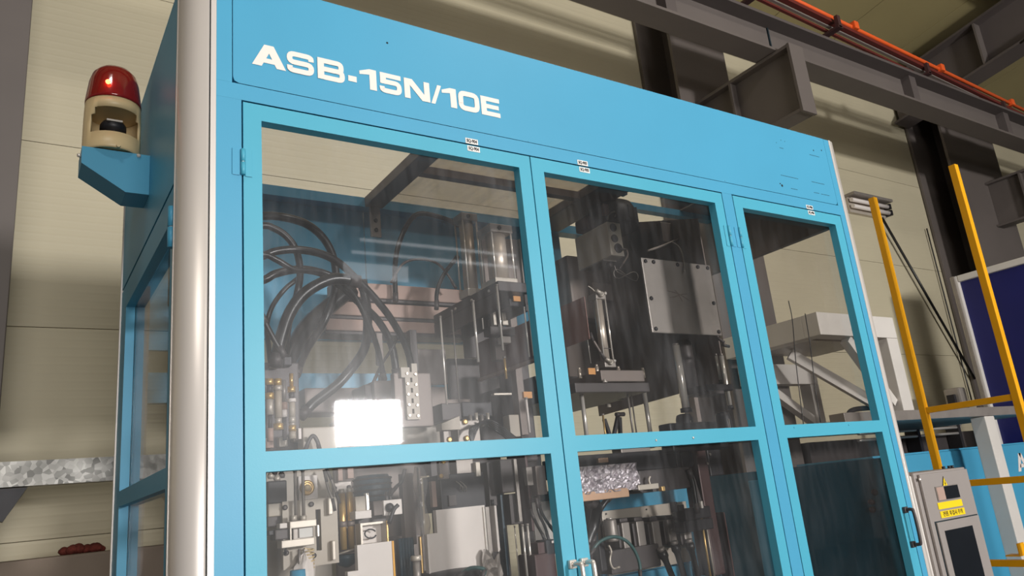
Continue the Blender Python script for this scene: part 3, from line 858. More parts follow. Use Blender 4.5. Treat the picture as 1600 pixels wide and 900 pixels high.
# aluminium corner posts
def corner_post(sign, x0):
    R0 = 0.058
    pts = []
    n = 14
    cx, cy = x0 - sign * 0.0155, 0.060
    for i in range(n + 1):
        t = math.pi / 2 * i / n
        pts.append((cx - sign * R0 * math.sin(t), cy - R0 * math.cos(t)))
    poly = [(cx, 0.002)] + pts[1:] + [(cx - sign * R0, 0.075), (cx, 0.075)]
    g = MB()
    A = [g.bm.verts.new((x, y, 0.02)) for x, y in poly]; B_ = [g.bm.verts.new((x, y, ZT + 0.001)) for x, y in poly]
    k = len(poly)
    for i in range(k):
        f = g.bm.faces.new((A[i], A[(i + 1) % k], B_[(i + 1) % k], B_[i]))
        f.smooth = i < n
    g.bm.faces.new(A[::-1]); g.bm.faces.new(B_)
    p = g.build('corner_post', M['alu'], cab)
    MB().box(x0 - sign * 0.0005, x0 - sign * 0.0128, -0.001, 0.06, 0.02, ZT + 0.001).build('edge_strip', M['alu'], p)
    MB().box(x0 - sign * 0.0128, x0 - sign * 0.0155, 0.006, 0.06, 0.02, ZT).build('groove', M['gap'], p)
    MB().box(cx - sign * (R0 - 0.004), cx - sign * (R0 + 0.0015), 0.0755, 0.0835, 0.02, ZT).build('side_lip', M['alu'], p)


corner_post(1, 0.0)
corner_post(-1, XV[12])

# left side wall with its own glazed door
XS = -0.070
XI = -0.024
MB().box(XS, XI, 0.084, DB - 0.012, 2.397, ZT).build('side_header_panel', M['blue'], cab)
MB().box(XS + 0.006, XI - 0.004, 0.084, DB - 0.012, 2.388, 2.3965).build('door_seal', M['gap'], cab)
sd = MB()
for y0, y1, z0, z1 in ((0.084, 0.141, 0.35, 2.3875), (0.92, DB - 0.012, 0.35, 2.3875), (0.141, 0.92, 2.31, 2.3875), (0.141, 0.92, 1.698, 1.742), (0.141, 0.92, 0.35, 0.4)):
    sd.box(XS, XS + 0.026, y0, y1, z0, z1)
sdo = sd.build('side_door', M['blue'], cab)
MB().box(XS + 0.027, XS + 0.031, 0.13, 0.93, 1.70, 2.32).build('pane', M['pane2'], sdo)
MB().box(XS + 0.027, XS + 0.031, 0.13, 0.93, 0.39, 1.699).build('pane', M['pane2'], sdo)
for zc in (2.28, 0.7):
    MB().cyl((XS - 0.005, 0.1, zc - 0.05), (XS - 0.005, 0.1, zc - 0.001), 0.009, n=10).cyl((XS - 0.005, 0.1, zc + 0.001), (XS - 0.005, 0.1, zc + 0.05), 0.009, n=10).build('hinge_barrel', M['blue'], sdo)
    MB().cyl((XS - 0.005, 0.1, zc - 0.001), (XS - 0.005, 0.1, zc + 0.001), 0.007, n=8).build('hinge_washer', M['chrome'], sdo)
MB().box(XS + 0.033, 0.0, 0.93, DB - 0.012, 0.02, 2.386).build('rear_jamb', M['partition'], cab)
MB().box(XS + 0.033, 0.0, 0.085, 0.13, 0.02, 2.386).build('front_jamb', M['blue'], cab)
MB().box(XS - 0.004, XS + 0.012, DB - 0.011, DB + 0.003, 0.02, ZT).build('rear_corner_strip', M['alu'], cab)

# beacon bracket welded on the side panel
bp_ = [at(u, v, 0.5) for u, v in ((128.3, 224), (239, 241), (237.5, 305), (196, 300), (127, 254))]
zt_ = 2.643
bpts = [(bp_[0].x, 0.5, zt_), (XS - 0.0005, 0.5, zt_), (XS - 0.0005, 0.5, bp_[2].z), (bp_[3].x, 0.5, bp_[3].z), (bp_[4].x, 0.5, bp_[4].z)]
MB().prism(bpts, (0, 0.105, 0)).build('beacon_bracket', M['blue'], cab)
for x, s in ((bp_[0].x - 0.004, -1), (XS - 0.03, 0)):
    p = (x, 0.52, zt_ - 0.02) if s else (x, 0.4995, zt_ - 0.006)
    ax = (-1, 0, 0) if s else (0, -1, 0)
    MB().lathe(p, [(0.006, -0.004), (0.006, 0.003), (0.003, 0.006)], n=8, axis=ax).build('bracket_screw', M['chrome'], cab)

# right side wall
MB().box(2.44, 2.466, 0.08, DB - 0.012, 2.553, ZT).build('side_header_panel', M['partition'], cab)
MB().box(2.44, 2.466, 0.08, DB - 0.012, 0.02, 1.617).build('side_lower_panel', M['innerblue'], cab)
MB().box(2.44, 2.466, 0.96, DB - 0.012, 1.618, 2.552).build('side_post', M['partition'], cab)
MB().box(2.415, 2.4385, 0.62, 0.70, 1.10, 1.58, bev=0.003).build('side_stiffener', M['blue'], cab)
MB().box(2.428, 2.4385, 0.585, 0.605, 1.10, 1.58, bev=0.002).build('side_stiffener', M['blue'], cab)

# rear wall, top frame, roof members and dusty film cover
MB().box(-0.03, 0.27, DB, DB + 0.02, 2.20, 2.835).build('rear_panel', M['blue'], cab)
MB().box(0.275, 0.80, DB, DB + 0.02, 2.25, 2.835).build('rear_panel', M['blue'], cab)
MB().box(0.805, 1.80, DB, DB + 0.02, 2.25, 2.835).build('rear_panel', M['blue'], cab)
MB().box(-0.03, 1.2, DB - 0.02, DB + 0.02, 2.02, 2.12).build('rear_rail', M['blue'], cab)
MB().box(0.0, 2.44, DB - 0.06, DB - 0.001, 2.79, 2.83).build('rear_top_rail', M['blue'], cab)
MB().box(0.0, 2.44, 0.041, 0.09, 2.79, 2.90).build('front_top_rail', M['blue'], cab)
for x0, x1 in ((0.785, 0.86), (1.60, 1.755)):
    MB().box(x0, x1, 0.091, DB - 0.061, 2.79, 2.83, bev=0.003).build('roof_crossmember', M['partition'], cab)
p = at(672, 330, 0.98)
MB().box(0.80, 0.845, 0.975, 0.985, 2.66, 2.79, bev=0.003).build('mounting_bracket', M['midgrey'], cab)
for z in (2.69, 2.73):
    MB().lathe((0.8225, 0.9748, z), [(0.009, 0), (0.008, 0.004)], n=8, axis=(0, -1, 0)).build('bracket_bolt', M['blackmetal'], cab)
MB().box(0.861, 1.599, 0.091, DB - 0.061, 2.822, 2.825).build('roof_film', M['film'], cab)
MB().box(0.861, 1.599, 0.62, 0.655, 2.79, 2.821).build('roof_batten', M['partition'], cab)
MB().box(1.756, 2.439, 0.65, 0.69, 2.80, 2.83).build('roof_batten', M['blue'], cab)
MB().box(2.22, 2.439, 0.091, 0.649, 2.826, 2.832).build('roof_sheet', M['partition'], cab)
# partition between second and third bay
MB().prism([(1.9, 0.28, 1.955), (1.9, 1.045, 1.93), (1.9, 1.045, 2.785), (1.9, 0.62, 2.72), (1.9, 0.28, 2.61)], (0.006, 0, 0)).build('inner_partition', M['partition'], cab)
# machine bed low inside the cabinet
MB().box(0.02, 2.42, 0.12, 1.0, 0.02, 0.9, bev=0.01).build('machine_bed', M['dark'], cab)

# ------------------------------------------------------------------ warning beacon on its bracket
BX, BY, BZ = -0.164, 0.552, zt_ + 0.0005
RB = 0.074
be = thing('warning_beacon', 'red domed warning beacon with cream horn body on a blue bracket', 'beacon', (BX, BY, BZ))
g = MB()
N = 40
ang0 = math.radians(-90 + 4)
levels = [(RB * 0.98, 0.0), (RB, 0.006), (RB, 0.048), (RB, 0.075), (RB * 0.995, 0.105), (RB * 0.99, 0.125), (RB * 0.97, 0.158)]
rings = []
for r, z in levels:
    rings.append([g.bm.verts.new((BX + r * math.cos(2 * math.pi * i / N), BY + r * math.sin(2 * math.pi * i / N), BZ + z)) for i in range(N)])
for k in range(len(levels) - 1):
    for i in range(N):
        am = 2 * math.pi * (i + 0.5) / N
        dd = abs((am - ang0 + math.pi) % (2 * math.pi) - math.pi)
        lim = math.radians(58) if k in (2, 3) else (math.radians(46) if k == 4 else 0)
        if dd < lim: continue
        f = g.bm.faces.new((rings[k][i], rings[k][(i + 1) % N], rings[k + 1][(i + 1) % N], rings[k + 1][i])); f.smooth = True
bmesh.ops.recalc_face_normals(g.bm, faces=g.bm.faces[:])
bmesh.ops.solidify(g.bm, geom=g.bm.faces[:], thickness=0.006)
g.build('body', M['cream'], be)
MB().lathe((BX, BY, BZ + 0.003), [(RB * 0.9, 0), (RB * 0.9, 0.043)], n=32).build('inner_floor', M['cream'], be)
MB().lathe((BX, BY, BZ + 0.128), [(RB * 0.88, 0), (RB * 0.88, 0.02)], n=32).build('inner_roof', M['cream'], be)
MB().lathe((BX, BY - 0.02, BZ + 0.047), [(0.022, 0), (0.022, 0.02), (0.034, 0.024), (0.034, 0.04), (0.028, 0.05), (0.012, 0.056)], n=20).build('horn', M['blackmetal'], be)
MB().box(BX - 0.02, BX + 0.02, BY - 0.056, BY - 0.05, BZ + 0.088, BZ + 0.093).build('horn_slot', M['chrome'], be)
MB().lathe((BX, BY, BZ + 0.159), [(RB * 0.985, 0), (RB * 0.985, 0.008), (RB * 0.95, 0.03), (RB * 0.88, 0.07), (RB * 0.78, 0.096), (RB * 0.6, 0.112), (RB * 0.3, 0.119), (RB * 0.02, 0.121)], n=40).build('red_dome', M['redlens'], be)
MB().lathe((BX - 0.022, BY - 0.071, BZ + 0.197), [(0.006, -0.001), (0.007, 0.004), (0.004, 0.008)], n=10, axis=(-0.2, -1, 0.25)).build('lamp_glow', M['bulb'], be)
MB().lathe((BX + 0.01, BY - RB - 0.001, BZ + 0.005), [(0.006, 0), (0.005, 0.004)], n=8, axis=(0, -1, 0)).build('body_screw', M['cream'], be)

# ------------------------------------------------------------------ mechanism inside the cabinet
def px_box(u0, v0, u1, v1, y, depth, bev=0.003):
    x0, x1, z0, z1 = rect(u0, v0, u1, v1, y)
    return MB().box(x0, x1, y, y + depth, z0, z1, bev=bev)


def center(u0, v0, u1, v1, y, depth):
    x0, x1, z0, z1 = rect(u0, v0, u1, v1, y)
    return ((x0 + x1) / 2, y + depth / 2, z0)


def hose(pts, y, r, label, m='black', name='hose', group='hoses inside the cabinet', cat='hose', fit=True):
    if r > 0.0055 and m == 'black': r *= 1.3
    P = []
    for i, p in enumerate(pts):
        yy = p[2] if len(p) > 2 else y
        P.append(at(p[0], p[1], yy))
    if pts[0][0] == 404:      # hose continues to the manifold on the left wall
        P.insert(0, Vector((0.075, P[0].y, P[0].z - 0.05)))
    if not fit:
        return tag(MB().tube(P, r).build(name, M[m]), label, cat, group)
    t = thing(name, label, cat, tuple(P[-1]), group)
    MB().tube(P, r).build('hose_wall', M[m], t)
    for a, b_ in ((P[0], P[1]), (P[-1], P[-2])):
        d = (b_ - a).normalized()
        MB().cyl(a - d * 0.004, a + d * 0.03, r * 1.18, n=8).build('end_fitting', M['dark'], t)
    return t


hose([(404, 338, .62), (445, 340, .62), (480, 351, .64), (505, 372, .66), (520, 400, .68), (525, 432, .7), (521, 465, .72), (505, 505, .74), (480, 545, .7), (462, 585, .6)], .6, .0105, 'highest black hose arching across the top left of the first window')
hose([(404, 353, .56), (428, 357, .56), (448, 370, .56), (463, 392, .56), (469, 425, .58), (464, 460, .6), (452, 500, .6), (446, 545, .58), (444, 580, .56)], .56, .0085, 'black hose curving down just below the highest arch')
hose([(404, 402, .5), (430, 393, .5), (462, 390, .5), (500, 396, .52), (530, 411, .54), (555, 434, .56), (585, 465, .58), (612, 500, .6), (636, 545, .64), (645, 590, .66)], .5, .0095, 'glossy black hose sweeping right in a long low arch in the first window')
hose([(404, 398, .44), (432, 406, .44), (460, 421, .45), (500, 424, .47), (530, 438, .48), (552, 460, .5), (572, 497, .52), (590, 545, .56), (600, 592, .64)], .45, .007, 'thinner hose crossing beneath the long low arch')
hose([(404, 440, .58), (430, 428, .58), (465, 421, .6), (500, 426, .62), (530, 445, .64), (560, 472, .66), (590, 500, .68), (612, 540, .7), (620, 590, .7)], .6, .010, 'black hose rising from the left edge then falling towards the brown reflection bands')
hose([(470, 432, .7), (445, 452, .7), (425, 480, .7), (417, 510, .7), (420, 545, .62), (424, 580, .56)], .7, .006, 'thin hose bending down close to the left frame')
hose([(560, 440, .42), (520, 436, .42), (480, 455, .42), (455, 485, .42), (440, 525, .42), (430, 570, .42)], .42, .0135, 'thick black hose in front bending down to the left fittings')
hose([(548, 452, .78), (515, 478, .78), (480, 510, .76), (458, 548, .74), (448, 590, .72)], .76, .022, 'thickest dark hose dropping behind the others at left')
hose([(408, 490, .4), (420, 515, .4), (434, 540, .4), (445, 556, .4)], .4, .006, 'short shiny hose slanting down at the left edge of the first window')
hose([(618, 470, .85), (617, 420, .85), (622, 385, .85), (636, 352, .85), (655, 334, .85), (690, 340, .85), (718, 352, .82)], .85, .0075, 'slim black hose looping up beside the left air cylinder')
hose([(612, 440, .8), (630, 412, .8), (655, 405, .8), (682, 411, .8), (700, 430, .8), (712, 450, .8)], .8, .005, 'thin brownish tube curving low beside the left air cylinder', m='dark')
hose([(682, 482, .72), (683, 455, .72), (694, 428, .72), (714, 402, .72)], .72, .006, 'short black hose rising to the foot of the left air cylinder')
hose([(566, 440, .7), (573, 480, .7), (574, 520, .68), (568, 548, .66), (550, 575, .64), (525, 603, .64), (490, 630, .66), (470, 650, .66)], .58, .012, 'ribbed dark hose crossing low behind the glare in the first window')
hose([(625, 520, .66), (612, 545, .66), (596, 570, .66), (584, 596, .66)], .5, .005, 'short thin cable above the grey gear block')

t = thing('hose_manifold', 'dark manifold plate on the left wall where the black hoses start', 'manifold', (0.04, .55, 2.2))
MB().box(0.012, 0.05, .40, .68, 2.25, 2.72, bev=.004).build('plate', M['dark'], t)
for y, z in ((.62, 2.55), (.56, 2.5), (.5, 2.42), (.44, 2.42), (.58, 2.36)):
    MB().cyl((0.05, y, z), (0.072, y, z), .014, n=8).build('port', M['midgrey'], t)

# brown-pink reflections of the opposite wall, built as solid bands
dx0 = at(512, 460, .88).x
for i, (v0, v1, lab) in enumerate(((441, 464, 'topmost brown-pink reflection band behind the hoses'), (472, 493, 'middle brown-pink reflection band behind the hoses'), (499, 517, 'lowest brown-pink reflection band behind the hoses'))):
    z1 = at(560, v0, .88).z; z0 = at(560, v1, .88).z
    t = thing('reflection_band', lab, 'cable duct', (0.85, .93, z0), 'stacked reflection bands')
    MB().box(dx0 + 0.03 - i * 0.02, 1.16, .88, .97, z0, z1, bev=0.004).build('band_body', M['tan'], t)
    MB().box(dx0 + 0.03 - i * 0.02, 1.16, .885, .975, z0 - 0.012, z0 - 0.001, bev=0.002).build('base', M['dark'], t)

# air cylinders
def air_cylinder(x, y, z0, z1, r, label, cap=0.03, par_group='air cylinders'):
    t = thing('air_cylinder', label, 'cylinder', (x, y, z0), par_group)
    MB().cyl((x, y, z0 + cap), (x, y, z1 - cap), r, n=24).build('barrel', M['brushed'], t)
    MB().box(x - r * 1.3, x + r * 1.3, y - r * 1.3, y + r * 1.3, z1 - cap, z1, bev=0.003).build('end_cap', M['midgrey'], t)
    MB().box(x - r * 1.3, x + r * 1.3, y - r * 1.3, y + r * 1.3, z0, z0 + cap, bev=0.003).build('end_cap', M['plate'], t)
    for sx_ in (-1, 1):
        for sy_ in (-1, 1):
            MB().cyl((x + sx_ * r * 1.12, y + sy_ * r * 1.12, z0 + cap), (x + sx_ * r * 1.12, y + sy_ * r * 1.12, z1 - cap), 0.0035, n=8).build('tie_rod', M['chrome'], t)
    MB().lathe((x - r * 0.3, y - r * 1.3, z1 - cap * 0.5), [(0.008, 0), (0.007, 0.006), (0.003, 0.008)], n=10, axis=(0, -1, 0)).build('port_plug', M['blackmetal'], t)
    return t


air_cylinder(1.031, .63, 2.322, 2.645, .026, 'slim air cylinder beside the hose loop at top of the first window')
air_cylinder(1.072, .50, 2.322, 2.552, .036, 'wider air cylinder with drilled top cap at right of the first window')
sb = thing('cylinder_support_beam', 'dark support beam under the two air cylinders running front to back', 'beam', (1.06, .62, 2.225))
MB().box(1.0, 1.13, .40, .88, 2.285, 2.32, bev=0.003).build('top_plate', M['dark'], sb)
MB().box(1.0, 1.012, .42, .88, 2.225, 2.284).build('web_plate', M['dark'], sb)
MB().box(1.118, 1.13, .42, .88, 2.225, 2.284).build('web_plate', M['dark'], sb)
for y in (.46, .58, .7, .82):
    MB().lathe((0.9998, y, 2.3), [(0.006, 0), (0.005, 0.004)], n=8, axis=(-1, 0, 0)).build('bolt', M['chrome'], sb)
t = thing('cylinder_backing_plate', 'tall grey backing plate behind the wider air cylinder', 'plate', (1.24, .7, 2.1))
px_box(752, 368, 822, 455, .74, .015).build('plate', M['partition'], t)
px_box(811, 373, 822, 458, .7, .02).build('edge_angle', M['midgrey'], t)
t = thing('switch_block', 'black switch block with orange paper tag beside the wider air cylinder', 'switch', center(796, 463, 832, 480, .45, .08))
px_box(796, 466, 830, 480, .45, .08).build('body', M['blackmetal'], t)
px_box(802, 462, 814, 471, .44, .006, bev=0).build('paper_tag', M['orange_tag'], t)

# guide rods of the blow unit
def rod(u0, v0, u1, v1, y, r, label, m='chrome', group='upright guide rods', head=0.0):
    a = at(u0, v0, y); b_ = at(u1, v1, y)
    t = thing('guide_rod', label, 'rod', (a.x, y, b_.z), group)
    MB().cyl((a.x, y, b_.z), (a.x, y, a.z), r, n=12).build('shaft', M[m], t)
    MB().cyl((a.x, y, a.z), (a.x, y, a.z + max(head, 0.006)), r * 1.5, n=6).build('nut', M['midgrey'], t)
    return t


rod(688, 497, 708, 632, .5, .0035, 'thin chrome rod furthest left below the support beam')
rod(706, 487, 722, 628, .55, .003, 'thin dull rod second from left below the support beam', m='midgrey')
rod(739, 472, 757, 566, .46, .0045, 'double-lined chrome rod below the middle of the support beam')
rod(751, 470, 762, 515, .6, .003, 'short chrome rod just right of the double-lined rod')
rod(776, 447, 795, 548, .38, .004, 'long chrome rod passing in front of the wide cylinder ram')
rod(788, 560, 793, 592, .36, .004, 'short brass tipped rod end over the red-brown guard', m='brass')
rod(819, 482, 833, 558, .4, .003, 'pair rod at right edge of the first window, left one')
rod(825, 476, 840, 556, .42, .003, 'pair rod at right edge of the first window, right one')
rod(822, 624, 828, 676, .3, .004, 'white rod standing low at the right edge of the first window', m='white')
t = thing('cylinder_ram', 'pale flat ram bars hanging under the wide air cylinder', 'ram', center(768, 463, 795, 512, .55, .03))
px_box(768, 464, 777, 508, .55, .02).build('flat_bar', M['plate'], t)
px_box(781, 456, 795, 508, .55, .02).build('flat_bar', M['plate'], t)
px_box(784, 525, 799, 536, .54, .03).build('foot', M['white'], t)
px_box(766, 509, 806, 524, .55, .05).build('crosshead', M['dark'], t)

# red-brown guard plate
t = thing('red_brown_guard', 'red-brown sheet guard sloping behind the glass with pinkish lower edge', 'guard', (1.15, .48, 2.058))
MB().prism([(1.15, .14, 2.062), (1.15, .82, 2.062), (1.15, .82, 2.20), (1.15, .14, 2.20)], (0.0025, 0, 0)).build('sheet', M['redbrown'], t)
MB().box(1.138, 1.156, .40, .82, 2.05, 2.0615, bev=0.002).build('lower_edge', M['tan'], t)
t = thing('guard_plate', 'dark upright plate under the support beam behind the rods', 'plate', (1.0, .7, 2.06))
px_box(724, 500, 790, 560, .86, .02).build('sheet', M['dark'], t)
px_box(770, 496, 792, 562, .6, .04).build('rail', M['partition'], t)
px_box(806, 480, 816, 680, .62, .04).build('rail', M['partition'], t)

# perforated strip
x0, x1, z0, z1 = rect(632, 574, 657, 655, .36)
t = thing('perforated_strip', 'beige strip with a row of square holes standing left of the rods', 'bracket', ((x0 + x1) / 2, .37, z0))
g = MB()
g.box(x0, x0 + 0.016, .36, .372, z0, z1 - 0.0).box(x1 - 0.018, x1, .36, .372, z0, z1 + 0.012)
n = 5
ph = (z1 - z0) / n
for i in range(n):
    g.box(x0 + 0.016, x1 - 0.018, .36, .372, z0 + i * ph, z0 + i * ph + ph * 0.55)
g.box(x0 - 0.012, x0, .36, .372, z1 - 0.03, z1)
g.build('strip', M['beige'], t)
for i in range(n):
    MB().lathe((x1 - 0.008, .3598, z0 + i * ph + 0.01), [(0.005, 0), (0.004, 0.004)], n=8, axis=(0, -1, 0)).build('screw', M['brushed'], t)
    MB().lathe((x0 + 0.006, .3598, z0 + i * ph + 0.012), [(0.005, 0), (0.004, 0.004)], n=8, axis=(0, -1, 0)).build('screw', M['brushed'], t)
MB().box(x0 - 0.03, x1 + 0.05, .3725, .40, z0 - 0.02, z0 + 0.14, bev=0.003).build('carrier', M['partition'], t)

# fittings stacked at the left edge of the first window
def fitting_stack(u, v0, v1, y, r, label, seq):
    a = at(u, v0, y); b_ = at(u + 3, v1, y)
    t = thing('fitting_stack', label, 'fitting', (a.x, y, b_.z), 'upright pipe fittings')
    z = b_.z
    tot = sum(s_[0] for s_ in seq)
    H = a.z - b_.z
    for hfrac, rr_, mm, nm, nn in seq:
        z2 = z + H * hfrac / tot
        MB().cyl((a.x, y, z + 0.0004), (a.x, y, z2), r * rr_, n=nn).build(nm, M[mm], t)
        z = z2
    return t


fitting_stack(421, 592, 690, .36, .008, 'brass and steel pipe fittings stacked nearest the left frame', [(2, 1.1, 'tan', 'block', 8), (2, .7, 'dark', 'pipe', 8), (2.4, 1.2, 'plate', 'sleeve', 10), (1, 1.5, 'brass', 'nut', 6), (1.2, 1.0, 'dark', 'valve', 8), (1, 1.4, 'brass', 'nut', 6)])
fitting_stack(434, 592, 672, .38, .009, 'pale tall sleeve fitting second from the left frame', [(1.2, 1.5, 'brass', 'nut', 6), (1, 1.0, 'plate', 'pipe', 10), (5, 1.15, 'beige', 'sleeve', 12), (1, 1.4, 'plate', 'nut', 6), (1.3, 1.2, 'brass', 'valve', 8)])
fitting_stack(443, 594, 688, .42, .006, 'grey thin fitting with pink collar third from the left frame', [(3, 1.0, 'dark', 'pipe', 8), (1, 1.5, 'white', 'nut', 6), (1, 1.6, 'tan', 'collar', 10), (3, 1.2, 'midgrey', 'sleeve', 10)])
fitting_stack(455, 584, 686, .36, .008, 'tall fitting with two brass nuts fourth from the left frame', [(1.2, 1.2, 'beige', 'sleeve', 10), (1, 1.3, 'brass', 'nut', 6), (.4, 1.0, 'plate', 'pipe', 10), (1, 1.2, 'plate', 'nut', 6), (2.4, 1.1, 'beige', 'sleeve', 10), (.6, 1.5, 'white', 'nut', 6), (1, 1.0, 'dark', 'pipe', 8), (1, 1.4, 'brass', 'nut', 6), (2.2, .7, 'brass', 'pipe', 10)])
t = thing('valve_bank', 'dark valve bank behind the stacked fittings at the left frame', 'valve', center(410, 560, 470, 704, .5, .12))
px_box(412, 566, 470, 702, .5, .12, bev=0.004).build('body', M['dark'], t)
for i, (u, v) in enumerate(((418, 700), (440, 698), (414, 640), (428, 575), (447, 572), (462, 690))):
    a = at(u, v, .49)
    MB().box(a.x - 0.012, a.x + 0.012, .47, .499, a.z - 0.002, a.z + 0.025, bev=0.003).build('coil', M['tan'] if i in (0,) else (M['plate'] if i % 2 else M['blackmetal']), t)

# gear block, tan panel, white tab
t = thing('gear_block', 'blue-grey gear block behind the glare spot in the first window', 'machine part', center(576, 592, 640, 640, .62, .2))
px_box(584, 594, 634, 640, .62, .2, bev=0.008).build('housing', M['partition'], t)
px_box(570, 600, 584, 630, .64, .12, bev=0.006).build('end_cover', M['dark'], t)
for u in (600, 622):
    a = at(u, 590, .66)
    MB().cyl((a.x, .68, a.z - 0.02), (a.x, .68, a.z + 0.012), .012, n=10).build('stud', M['midgrey'], t)
t = thing('grey_bridge_frame', 'broad grey bridge frame under the reflection bands across the first window', 'machine frame', center(520, 615, 690, 700, .8, .15))
px_box(476, 606, 700, 640, .84, .12, bev=0.006).build('upper_bar', M['partition'], t)
px_box(530, 655, 690, 706, .7, .1, bev=0.006).build('lower_bar', M['beige'], t)
for u in (545, 690):
    px_box(u, 640, u + 14, 704, .84, .1).build('upright', M['midgrey'], t)
t = thing('tan_terminal_panel', 'flat warm grey terminal panel low at left under the glare', 'panel', center(473, 668, 528, 720, .4, .05))
px_box(473, 668, 528, 722, .4, .05, bev=0.004).build('cover', M['beige'], t)
px_box(466, 669, 471.5, 686, .39, .03, bev=0.002).build('white_tab', M['white'], t)
hose([(474, 712, .37), (482, 690, .37), (489, 681, .37), (496, 690, .37), (502, 712, .37)], .37, .0055, 'small black hose bent like a hairpin over the warm grey panel', m='dark')

# valve group low at right of the first window
t = thing('valve_group', 'dark valve group with pale wedge plates low at right of first window', 'valve', center(688, 626, 815, 684, .5, .2))
px_box(690, 630, 722, 656, .5, .12, bev=0.003).build('dark_block', M['dark'], t)
px_box(722, 628, 770, 650, .56, .12, bev=0.003).build('dark_block', M['blackmetal'], t)
a = at(690, 662, .45); b_ = at(718, 650, .45)
MB().prism([(a.x, .45, a.z - 0.02), (b_.x, .45, a.z - 0.02), (b_.x, .45, b_.z), (a.x, .45, b_.z - 0.022)], (0, .04, 0)).build('wedge_plate', M['beige'], t)
px_box(714, 657, 752, 692, .46, .05).build('pivot_plate', M['midgrey'], t)
px_box(795, 648, 814, 682, .44, .04).build('pale_box', M['beige'], t)
px_box(772, 614, 800, 617, .46, .02, bev=0.001).build('lever_bar', M['plate'], t)
for u, v in ((730.5, 658), (733, 684), (706, 686)):
    a = at(u, v, .44)
    MB().lathe((a.x, .459, a.z), [(0.009, 0), (0.009, 0.006), (0.005, 0.008)], n=12, axis=(0, -1, 0)).build('bolt', M['brass'], t)
px_box(818, 612, 832, 622, .36, .01, bev=0).build('paper_tag', M['orange_tag'], t)
for i in range(4):
    a = at(735 + i * 9, 652 - (i % 2) * 3, .47)
    MB().cyl((a.x, .47, a.z - 0.03), (a.x, .47, a.z + 0.008), .006, n=8).build('stud', M['plate'] if i % 2 else M['midgrey'], t)
for i in range(5):
    hose([(757 + i * 0.6, 657 + i, .40 + i * .006), (750 - i * 3, 663 + i, .39), (742 - i * 2, 678, .39), (735 + i, 700, .39)], .39, .0036, 'black lead in the bundle fanning left under the valve group', group='bundle of leads fanning left', name='lead', cat='cable', fit=False)
for i in range(5):
    hose([(757 + i * 0.6, 656 + i, .42 + i * .006), (772, 659 + i * 3, .41), (788, 670 + i * 3, .41), (806, 684 + i * 3, .41)], .41, .0036, 'black lead in the bundle fanning right under the valve group', group='bundle of leads fanning right', name='lead', cat='cable', fit=False)
t = thing('dark_column', 'dark column along the right edge of the first window', 'column', center(800, 590, 846, 705, .66, .1))
px_box(803, 560, 842, 720, .68, .12, bev=0.006).build('body', M['dark'], t)
px_box(812, 578, 818, 640, .66, .02).build('rail', M['midgrey'], t)
MB().box(0.62, 1.16, .92, .96, 1.72, 2.0, bev=0.004).build('web_sheet', M['partition'], t)

# ---- lower half of the first door
t = thing('clamp_base_plate', 'broad warm grey slotted plate low at left of the first door', 'plate', center(440, 775, 531, 882, .42, .03))
x0, x1, z0, z1 = rect(441, 784, 530, 879, .42)
sx0 = at(493, 800, .42).x; sx1 = at(501, 800, .42).x; sz1 = at(496, 796, .42).z; sz0 = at(499, 860, .42).z
g = MB().box(x0, sx0, .42, .44, z0, z1).box(sx1, x1, .42, .44, z0, z1).box(sx0, sx1, .42, .44, sz1, z1).box(sx0, sx1, .42, .44, z0, sz0)
g.build('slotted_plate', M['beige'], t)
MB().box(sx0, sx1, .441, .45, sz0, sz1).build('slot_back', M['dark'], t)
px_box(462, 734, 512, 784, .47, .02).build('upper_plate', M['beige'], t)
px_box(419, 785, 441, 806, .43, .02).build('side_plate', M['beige'], t)
px_box(513, 778, 521, 804, .40, .02).build('edge_block', M['plate'], t)
px_box(519, 845, 526, 875, .40, .02).build('edge_block', M['plate'], t)
for u, v in ((445, 793), (486, 788), (447, 864), (490, 868)):
    a = at(u, v, .419)
    MB().lathe((a.x, .4195, a.z), [(0.007, 0), (0.007, 0.005), (0.003, 0.006)], n=10, axis=(0, -1, 0)).build('bolt', M['dark'], t)
t = thing('ring_sensor_plate', 'white square plate with a brass ring at upper left of lower window', 'sensor', center(466, 744, 497, 779, .45, .015))
px_box(466, 744, 497, 779, .45, .012, bev=0.002).build('plate', M['white'], t)
a = at(480, 762, .449)
MB().lathe((a.x, .4495, a.z), [(0.021, 0), (0.02, 0.004), (0.013, 0.005), (0.012, 0.002)], n=24, axis=(0, -1, 0)).build('ring', M['brass'], t)
MB().lathe((a.x, .4485, a.z), [(0.01, 0), (0.009, 0.006), (0.003, 0.008)], n=16, axis=(0, -1, 0)).build('sensor_face', M['cream'], t)
t = thing('black_solenoid', 'black solenoid block at the top left corner of the lower window', 'solenoid', center(418, 746, 450, 786, .42, .1))
px_box(418, 752, 449, 785, .42, .1, bev=0.004).build('body', M['blackmetal'], t)
for u, v in ((423, 742), (433, 746), (440, 741), (428, 737)):
    a = at(u, v, .44)
    MB().lathe((a.x, .44, a.z - 0.01), [(0.008, 0), (0.01, 0.008), (0.004, 0.018)], n=8).build('fitting', M['plate'] if u % 2 else M['dark'], t)
px_box(418, 806, 438, 822, .44, .05).build('lower_coil', M['dark'], t)
rod(461, 736, 458, 812, .40, .0045, 'left of two steel rods above the small clamp frame', m='midgrey', head=0.01)
rod(473, 736, 474, 812, .40, .0045, 'right of two steel rods above the small clamp frame', m='midgrey', head=0.01)
hose([(507, 736, .40), (512, 760, .40), (520, 782, .40), (523, 796, .40)], .40, .004, 'thin grey tube leaning right of the ring plate, upper one', m='midgrey', group='thin leaning tubes', name='tube', cat='tube')
